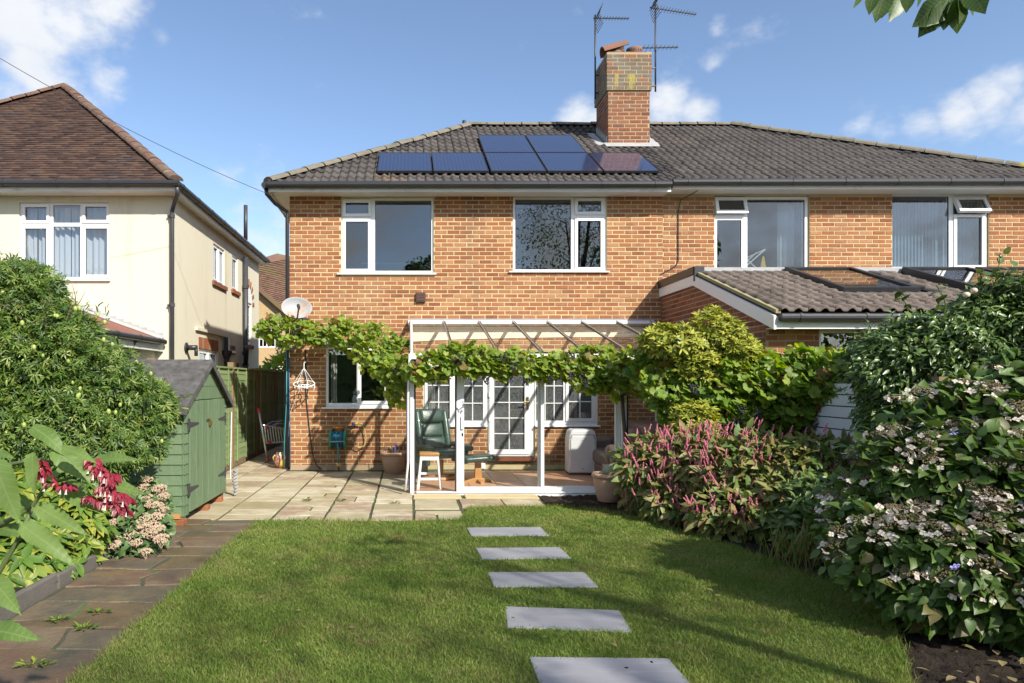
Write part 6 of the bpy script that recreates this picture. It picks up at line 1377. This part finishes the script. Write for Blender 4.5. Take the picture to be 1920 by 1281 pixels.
for p, o in zip(hp_, ho_):
    if o[2] < -.25: continue
    nz_ = Vector((o[0]*.35+R.uniform(-.15,.15), o[1]*.35-.05+R.uniform(-.15,.15), 1)); M = T3(p[0],p[1],p[2]+.02) @ nz_.to_track_quat('Z','Y').to_matrix().to_4x4() @ RZ(R.uniform(0,360)) @ Matrix.Scale(R.uniform(.65,1.05),4)
    a, c = R.choice(caps_); f_ = obj('flower_head', c, None, hy_, world=M); obj('sterile_florets', a, None, f_, world=M, kind='stuff')
for x, y, Y in ((1792,1062,3.75),(1780,813,4.2)):
    for k in range(5): obj('lilac_floret', MB(T3(*P(x+R.uniform(-12,12),y+R.uniform(-7,7),Y)) @ RX(R.uniform(-60,60))).add([(0,0,0),(.012,.008,.002),(.02,0,0),(.012,-.008,.002),(-.012,.008,.002),(-.02,0,0),(-.012,-.008,.002)],[(0,1,2,3),(0,4,5,6)]), A['f_lilac'], hy_)
# persicaria
pr = thing('persicaria', 'mound of persicaria with pink flower spikes and reddening leaves', 'perennial', (2.9,7.5,0))
pbk = [B(1235,880,7.9,78,62,.3),B(1310,880,7.7,85,66,.38),B(1395,890,7.3,95,75,.42),B(1480,885,7.1,80,62,.4),B(1280,940,7.6,70,50,.3),B(1380,960,7.0,85,55,.35),B(1540,860,7.1,50,45,.3),B(1480,950,6.8,70,55,.35),B(1200,900,8.0,38,50,.22)]
bush(pr, A['l_pers'], LANCE, pbk, 4000, .125, .3, .85, (.6,1.08), .13, 6, 101, 300, .75, .6, wid=(1.1,1.6))
stems(pr, (2.9,7.4,0), pbk, 30, .008, A['redstem'], 12)
spm = []
for s in range(3):
    q = random.Random(s); b = MB()
    b.tube([(0,0,-.12),(.005,0,0),(.0,.0,.09)],[.003,.003,.001],4)
    for i in range(34): t = i/34; a = q.random()*6.28; r = .0075*(1-t*.65); b.ball((math.cos(a)*r, math.sin(a)*r, -.005+t*.095), .0055, seg=5, rings=3)
    me = b.mesh('flower_spike'); me.materials.append(A['f_pink']); spm.append(me)
sp, so2, ss = sample(pbk, 900, (1.0,1.16), .13, 6, .15, 111, .8)
cnt = 0
for p, o in zip(sp, so2):
    pxx = CX+p[0]*F/p[1]
    if o[2] < -.1 and R.random() < .75: continue
    if R.random() > (1.0 if pxx < 1340 else .45 if pxx < 1430 else .12): continue
    d = Vector((o[0]*.5+R.uniform(-.6,.6), o[1]*.5+R.uniform(-.5,.3), 1)); obj('flower_spike', R.choice(spm), None, pr, world=T3(p[0],p[1],p[2]+.03) @ d.to_track_quat('Z','Y').to_matrix().to_4x4() @ Matrix.Scale(R.uniform(.7,1.1),4)); cnt += 1
# sprig plant and strappy stems between persicaria and hydrangea
lfp = thing('leafy_perennial', 'low dark blue green leafy plant between the pink spikes and the hydrangea', 'perennial', (3.9,6.5,0))
lb = [B(1530,940,6.5,55,60,.3),B(1510,1000,6.3,50,45,.25),B(1560,990,6.2,50,55,.3),B(1595,1020,5.6,45,55,.28)]
bush(lfp, A['l_dark'], LANCE, lb, 1500, .10, .2, .9, (.5,1.08), .15, 7, 121, 200, .75, .6, wid=(1,1.5))
sr = thing('strappy_plant', 'tuft of upright strappy green and brown leaves at the bed edge', 'perennial', (3.2,5.9,0)); gg = np.random.default_rng(12); n_ = 170
bp_ = np.stack([XP(1520,5.9)+gg.normal(size=n_)*.22, 5.85+gg.normal(size=n_)*.16, np.zeros(n_)],1)
STR = [lf([(0,.012),(.35,.016),(.7,.011),(1,0)], .3, c) for c in (.1,.4)]
foliage(sr, A['l_pers'], STR, bp_, np.stack([gg.normal(size=n_)*.35,gg.normal(size=n_)*.3-.05,np.ones(n_)],1), gg.normal(size=(n_,3)), .22+.2*gg.random(n_), 120, wid=(1,1.5))
# rhododendron and sedum
rd2 = thing('rhododendron', 'young rhododendron with bright oval leaves beside the dark path', 'shrub', (-3.0,5.4,0))
rbk = [B(70,985,5.7,95,75,.36),B(15,960,5.6,90,80,.36),B(120,930,6.0,70,60,.3),B(150,1000,5.9,55,60,.28),B(30,1060,5.3,85,65,.32),B(100,1060,5.5,60,45,.25)]
gp_, go_, gs_ = sample(rbk, 420, (.72,1.08), .15, 7, .05, 131, .75); ax_ = unit(go_*.7+np.array((0,-.2,.75))+gg.normal(size=go_.shape)*.25); T_p=[];T_t=[];T_n=[]
for k in range(7):
    a = k*math.pi*2/7+gg.random(len(gp_)); s1_ = unit(np.cross(ax_, np.array((.3,1,.2)))); s2_ = np.cross(ax_, s1_); rd_ = s1_*np.cos(a)[:,None]+s2_*np.sin(a)[:,None]
    T_p.append(gp_); T_t.append(rd_+ax_*.35*gg.random((len(gp_),1))); T_n.append(ax_-rd_*.2)
foliage(rd2, A['l_rhodo'], OVATE, np.concatenate(T_p), np.concatenate(T_t), np.concatenate(T_n), .115*np.tile(.7+.6*gg.random(len(gp_)),7), 300, wid=(.6,.85), seed=5)
stems(rd2, (-3.1,5.7,0), rbk, 14, .012, A['twig'], 13)
sdm = thing('flowering_sedum', 'sedum with flat pinkish cream flower heads beside the shed', 'perennial', (-2.8,6.4,0))
sb = [B(240,985,6.4,78,60,.33),B(190,1000,6.3,45,50,.25),B(275,960,6.6,45,60,.26),B(230,1045,6.2,65,38,.25)]
bush(sdm, A['l_sedum'], OVATE, sb, 1500, .075, .1, .8, (.4,1.02), .1, 7, 141, 150, .7, .8)
stems(sdm, (-2.68,6.45,0), sb, 26, .008, A['l_sedum'], 14)
hm_ = []
for s in range(4):
    q = random.Random(s); b = MB()
    for i in range(110):
        r = .065*math.sqrt(q.random()); a = q.random()*6.28; b.ball((r*math.cos(a), r*math.sin(a), .028*(1-(r/.065)**2)+q.uniform(-.006,.006)), .0065, seg=5, rings=3)
    for i in range(7): a = i*.9; b.tube([(0,0,-.07),(math.cos(a)*.04,math.sin(a)*.04,.0)],.003,4)
    me = b.mesh('flower_head'); me.materials.append(A['f_sedum']); hm_.append(me)
for (x, y) in [(276,900),(269,915),(299,917),(307,931),(248,925),(277,933),(282,945),(262,947),(308,956),(293,948),(170,968),(246,962),(256,968),(272,972),(293,970),(212,980),(232,987),(252,990),(268,985),(278,1000),(295,993),(302,1010),(178,1002),(222,1007),(255,1018),(214,1022),(178,1028),(273,1035),(302,1016),(165,1044),(262,985),(240,1000),(190,990),(225,965),(238,935),(287,985),(203,1000),(247,1005)]:
    t_ = (y-900)/150; Y_ = 6.5-.55*t_-(.12 if x < 220 else 0); obj('flower_head', R.choice(hm_), None, sdm, world=T3(*P(x,y,Y_)) @ RX(R.uniform(-5,25)) @ RZ(R.uniform(0,360)) @ Matrix.Scale(R.uniform(.8,1.15),4))
# honeysuckle close to the camera
lh = thing('himalayan_honeysuckle', 'close arching honeysuckle with hanging magenta bracts and pale green leaves', 'shrub', (-2.9,2.4,0))
YH = 2.0
lvs = [((60,800),(128,838),.60,0),((62,848),(52,928),.62,-.05),((100,842),(182,905),.62,-.02),((-12,862),(30,985),.7,.0),((66,948),(164,1002),.45,.02),((40,985),(142,1052),.5,-.05),((-5,990),(70,1000),.5,.03),((118,842),(172,850),.55,-.1),((172,868),(240,845),.6,.12),((190,912),(262,908),.55,.1),((108,918),(195,958),.45,.02),((-15,1085),(38,1152),.75,-.1),((-25,1180),(64,1190),.6,-.15),((125,905),(175,928),.5,.1),((62,955),(20,915),.5,.1),((-20,850),(20,850),.6,.1),((130,880),(60,905),.5,.1),((182,905),(214,960),.4,.1),((170,885),(150,930),.5,.12)]
q = MB()
for a, e, wq, dy in lvs:
    a3, e3 = P(*a,YH+dy), P(*e,YH+dy-.06); d = e3-a3; l = d.length; d.normalize()
    nr = Vector((R.uniform(-.3,.3), -.75, .75)); z = (nr-d*nr.dot(d)).normalized(); x = d.cross(z)
    st_ = [(0,0)]+[(t, (.235*(math.sin(math.pi*min(1,t*1.08)**.62))**.9+.012)*(1.0 if k % 2 else .90)*R.uniform(.95,1.05)) for k, t in enumerate([.03+i*.047 for i in range(20)])]+[(1,0)]
    V_, T__ = lf(st_, R.uniform(.12,.35), R.uniform(.05,.45), .010); V_[:,2] += .03*np.sin(V_[:,1]*11+R.uniform(0,6))*np.abs(V_[:,0])*6; V_[:,0] += R.uniform(-.06,.06)*V_[:,1]**2
    W_ = V_*np.array((wq*1.2,1,1)); me = npmesh('leaf', W_, T__, A['l_ley'], True)
    obj('leaf', me, None, lh, world=frame(x*l, d*l, z*l, a3))
for pts, r in ((((-60,1010),(30,970),(62,948),(80,920),(100,905),(135,895)),.008),(((-60,900),(20,870),(70,862),(110,868),(175,870)),.006),(((-100,1180),(-30,1120),(30,1020),(62,950)),.009)):
    q.tube([P(x,y,YH+.02) for x,y in pts],[r*(1-.1*i) for i in range(len(pts))],8)
obj('stem', q, A['stem'], lh, smooth=True)
st0 = MB().tube([(-2.9,2.4,0),(-2.2,2.2,.5),P(-100,1180,YH+.02)],[.014,.012,.01],8).tube([(-2.9,2.4,0),(-2.5,2.2,.8),(-1.7,2.1,1.2),P(-60,900,YH+.02)],[.014,.012,.010,.007],8); obj('stem', st0, A['stem'], lh, smooth=True)
def bract_chain(pts, n, seed):
    q = random.Random(seed); pts = [P(x,y,YH-.03) for x,y in pts]
    b = MB(); fl_ = MB()
    for i in range(n):
        t = i/max(1,n-1)*(len(pts)-1); k = min(int(t), len(pts)-2); c = pts[k].lerp(pts[k+1], t-k)
        for j in range(4):
            a = q.random()*6.28; d = Vector((math.cos(a)*.6, math.sin(a)*.6, -1+q.uniform(0,.5))).normalized(); s = q.uniform(.013,.026); nn = d.orthogonal().normalized(); bb = d.cross(nn); o_ = c+Vector((math.cos(a),math.sin(a),0))*.012
            b.add([o_, o_+d*s*.4+nn*s*.3+bb*s*.15, o_+d*s*1.15, o_+d*s*.4-nn*s*.3+bb*s*.15],[(0,1,2,3)])
        if q.random() < .3:
            a = q.random()*6.28; o_ = c+Vector((math.cos(a)*.016, math.sin(a)*.016-.01, -.010)); fl_.tube([o_, o_+Vector((0,-.003,-.010)), o_+Vector((0,-.004,-.014))],[.0015,.003,.0045],6)
    r_ = obj('bract_cluster', b, A['f_mag'], lh); 
    if fl_.v: obj('white_flower', fl_, A['f_white'], r_)
for i, (pts, n) in enumerate([([(72,862),(84,880),(96,905)],12),([(112,905),(122,912),(134,908)],8),([(172,860),(185,880),(205,895),(196,915)],26),([(195,912),(212,925),(222,945),(232,958)],26),([(160,930),(180,935),(200,940)],12),([(190,885),(210,890),(215,905)],16),([(205,925),(225,925),(235,935)],14)]): bract_chain(pts, n, i)
# small leafy bush beyond the fence
fb = thing('distant_shrub', 'light green bush beyond the passage fence below the pebbledashed house', 'bush', (-4.5,22.5,0)); fbb = [B(525,700,22,26,26,.8),B(505,705,22,20,16,.6),B(540,690,22.3,22,26,.6)]
bush(fb, A['l_vine2'], LANCE, fbb, 900, .22, .1, .9, (.5,1.1), .2, 2, 151, 0, .7, .6)
# overhanging tree at the edge of the garden (its trunk stands out of frame)
tr = thing('overhanging_tree', 'broad leaved tree whose leafy twig hangs into the top corner of the sky', 'tree', (4.6,.2,0))
tb = [(4.7,.2,4.9,1.5,1.4,1.1),(5.6,.9,4.6,1.2,1.2,1.0),(3.6,-.6,5.2,1.2,1.3,.9),(4.9,-1.3,5.0,1.3,1.2,1.1)]
obj('trunk', MB().tube([(4.7,.1,-.05),(4.65,.15,1.2),(4.75,.1,2.6),(4.7,.2,4.2),(4.7,.2,5.3)],[.10,.08,.06,.04,.02],10), A['bark'], tr, smooth=True)
obj('branch', MB().tube([(4.72,.12,2.7),(4.0,1.0,3.5),(3.3,2.0,3.75),(2.75,2.7,3.62),tuple(P(1775,-18,3.05)),tuple(P(1765,4,3.02))],[.035,.026,.018,.012,.007,.003],8).tube([(2.75,2.7,3.62),tuple(P(1720,-40,3.02)),tuple(P(1640,-25,3.0))],[.014,.009,.003],6), A['bark'], tr, smooth=True)
for e in ((5.8,1.0,4.6),(3.5,-.7,5.2),(5,-1.4,5),(4.0,.6,5.2)): obj('branch', MB().tube([(4.7,.15,3.4+R.random()*.6),((4.7+e[0])/2,(e[1]+.1)/2,e[2]-.3),e],[.028,.018,.007],7), A['bark'], tr, smooth=True)
p_, o_, s_ = sample(tb, 420, (.35,1.08), .15, 3, 2.9, 161)
keep = ~((np.abs(p_[:,0]*F/np.maximum(p_[:,1],.05)-192) < 985) & (p_[:,1] > .05) & (p_[:,2] < H+740*p_[:,1]/F)); p_, o_ = p_[keep], o_[keep]; gg = np.random.default_rng(16)
foliage(tr, A['l_tree'], OVATE, p_, o_*.5+gg.normal(size=p_.shape)*.5-np.array((0,0,.4)), np.array((0,0,1))+gg.normal(size=p_.shape)*.5, .12, 0, restname='crown')
tl = [((1618,-30),(1606,14),.34),((1640,-20),(1630,25),.4),((1662,-25),(1644,38),.45),((1672,-15),(1655,32),.4),((1690,-20),(1674,36),.42),((1705,-25),(1700,22),.45),((1722,-30),(1726,12),.4),((1765,2),(1718,48),.55),((1768,2),(1728,66),.5),((1778,0),(1746,45),.4),((1782,-5),(1772,50),.5),((1788,0),(1800,62),.55),((1795,-10),(1808,40),.45),((1800,-20),(1832,26),.6),((1815,-25),(1846,22),.5),((1798,-8),(1812,30),.4)]
for a, e, wq in tl:
    dy = R.uniform(-.12,.12); a3, e3 = P(*a,3.02+dy), P(*e,3.0+dy+R.uniform(-.05,.05)); d = e3-a3; l = d.length; d.normalize(); nr = Vector((R.uniform(-.7,.7), -.8, R.uniform(-.5,.3))); z = (nr-d*nr.dot(d)).normalized(); x = d.cross(z)
    V_, T__ = lf([(0,0),(.12,.17),(.3,.28),(.52,.30),(.72,.22),(.88,.09),(1,0)], .2, .12, .006); obj('leaf', npmesh('leaf', V_*np.array((wq*1.9,1,1)), T__, A['l_tree'], True), None, tr, world=frame(x*l, d*l, z*l, a3))
# tall trees at the bottom of the garden, behind the camera: they shade the lawn and show in the upstairs panes
def btree(x, y, h, cr_, n, lab, seed, ls=.30):
    t = thing('garden_tree', lab, 'tree', (x,y,0), 'trees behind the camera'); q = random.Random(seed)
    obj('trunk', MB().tube([(x,y,-.1),(x+.1,y,h*.3),(x-.05,y+.1,h*.6),(x,y,h*.9)],[.22,.16,.10,.03],10), A['bark'], t, smooth=True)
    bl = []
    for i in range(11):
        a = q.random()*6.28; rr = cr_*.55*math.sqrt(q.random()); zz = h*q.uniform(.58,.95); k = cr_*q.uniform(.33,.5); bl.append((x+rr*math.cos(a), y+rr*math.sin(a), zz, k, k, k*.75))
        obj('limb', MB().tube([(x,y,h*.35+q.random()*.15*h),((x*1.2+bl[-1][0]*.8)/2,(y*1.2+bl[-1][1]*.8)/2,zz-.3*k),bl[-1][:3]],[.06,.035,.012],6), A['bark'], t, smooth=True)
    p, o, s = sample(bl, n, (.3,1.1), .2, 1.6, 1, seed); g = np.random.default_rng(seed)
    foliage(t, A['l_tree'], OVATE, p, o*.4+g.normal(size=p.shape)*.6-np.array((0,0,.3)), np.array((0,0,1))+g.normal(size=p.shape)*.6, ls*(.7+.6*g.random(len(p))), 0, restname='crown')
btree(7.6, -6.4, 10.6, 3.9, 4300, 'tall leafy tree behind the lawn that throws its shade over the grass', 3, .10)
btree(-7.5, -16, 9.0, 4.0, 4500, 'broad tree mirrored dimly in the upstairs windows', 5)
btree(2.0, -22, 9.5, 3.6, 4500, 'tree at the bottom of the garden mirrored in the middle window', 6)
btree(15, -16, 10.5, 4.2, 4500, 'tall tree mirrored in the far neighbour windows', 7)
btree(12.2, -6.5, 7.5, 2.6, 1500, 'smaller tree beyond the boundary shading the hydrangea', 8, .10)
hg = thing('boundary_hedge', 'tall hedge closing the bottom of the garden behind the viewer', 'hedge', (2,-27,0))
hgb = [(-26+i*4.2,-27+R.uniform(-.4,.4),2.2,2.9,1.4,2.7+R.uniform(-.3,.5)) for i in range(15)]
obj('core', MB().box(-30,-27.6,-.1,36,-26.4,3.6), A['l_dark'], hg)
bush(hg, A['l_tree'], OVATE, hgb, 5000, .42, .2, .9, (.7,1.1), .12, 1.5, 171, 0, 0, .6)
# fallen leaves and scraps on the soil
fm = [npmesh('fallen_leaf', *LANCE[1], A['dryleaf']), npmesh('fallen_leaf', *OVATE[0], A['dryleaf'])]
fl_t = thing('leaf_litter', 'scattered small dry leaves lying on the dark soil and the lawn', 'leaves', (3.2,3.8,0)); 
for i in range(105):
    p = G(R.uniform(1690,1930), R.uniform(1175,1290), .02) if i < 34 else G(R.uniform(1060,1600), R.uniform(945,1090), .02) if i < 80 else G(R.uniform(300,1500), R.uniform(1000,1270), .03)
    if i < 80 and inside(np.array([[p.x,p.y]]), lp)[0]: continue
    obj('fallen_leaf', R.choice(fm), None, fl_t, world=T3(p.x,p.y,.028 if i < 80 else .034) @ RZ(R.uniform(0,360)) @ RX(R.uniform(-15,25)) @ Matrix.Scale(R.uniform(.025,.085) if i < 80 else R.uniform(.025,.045),4))
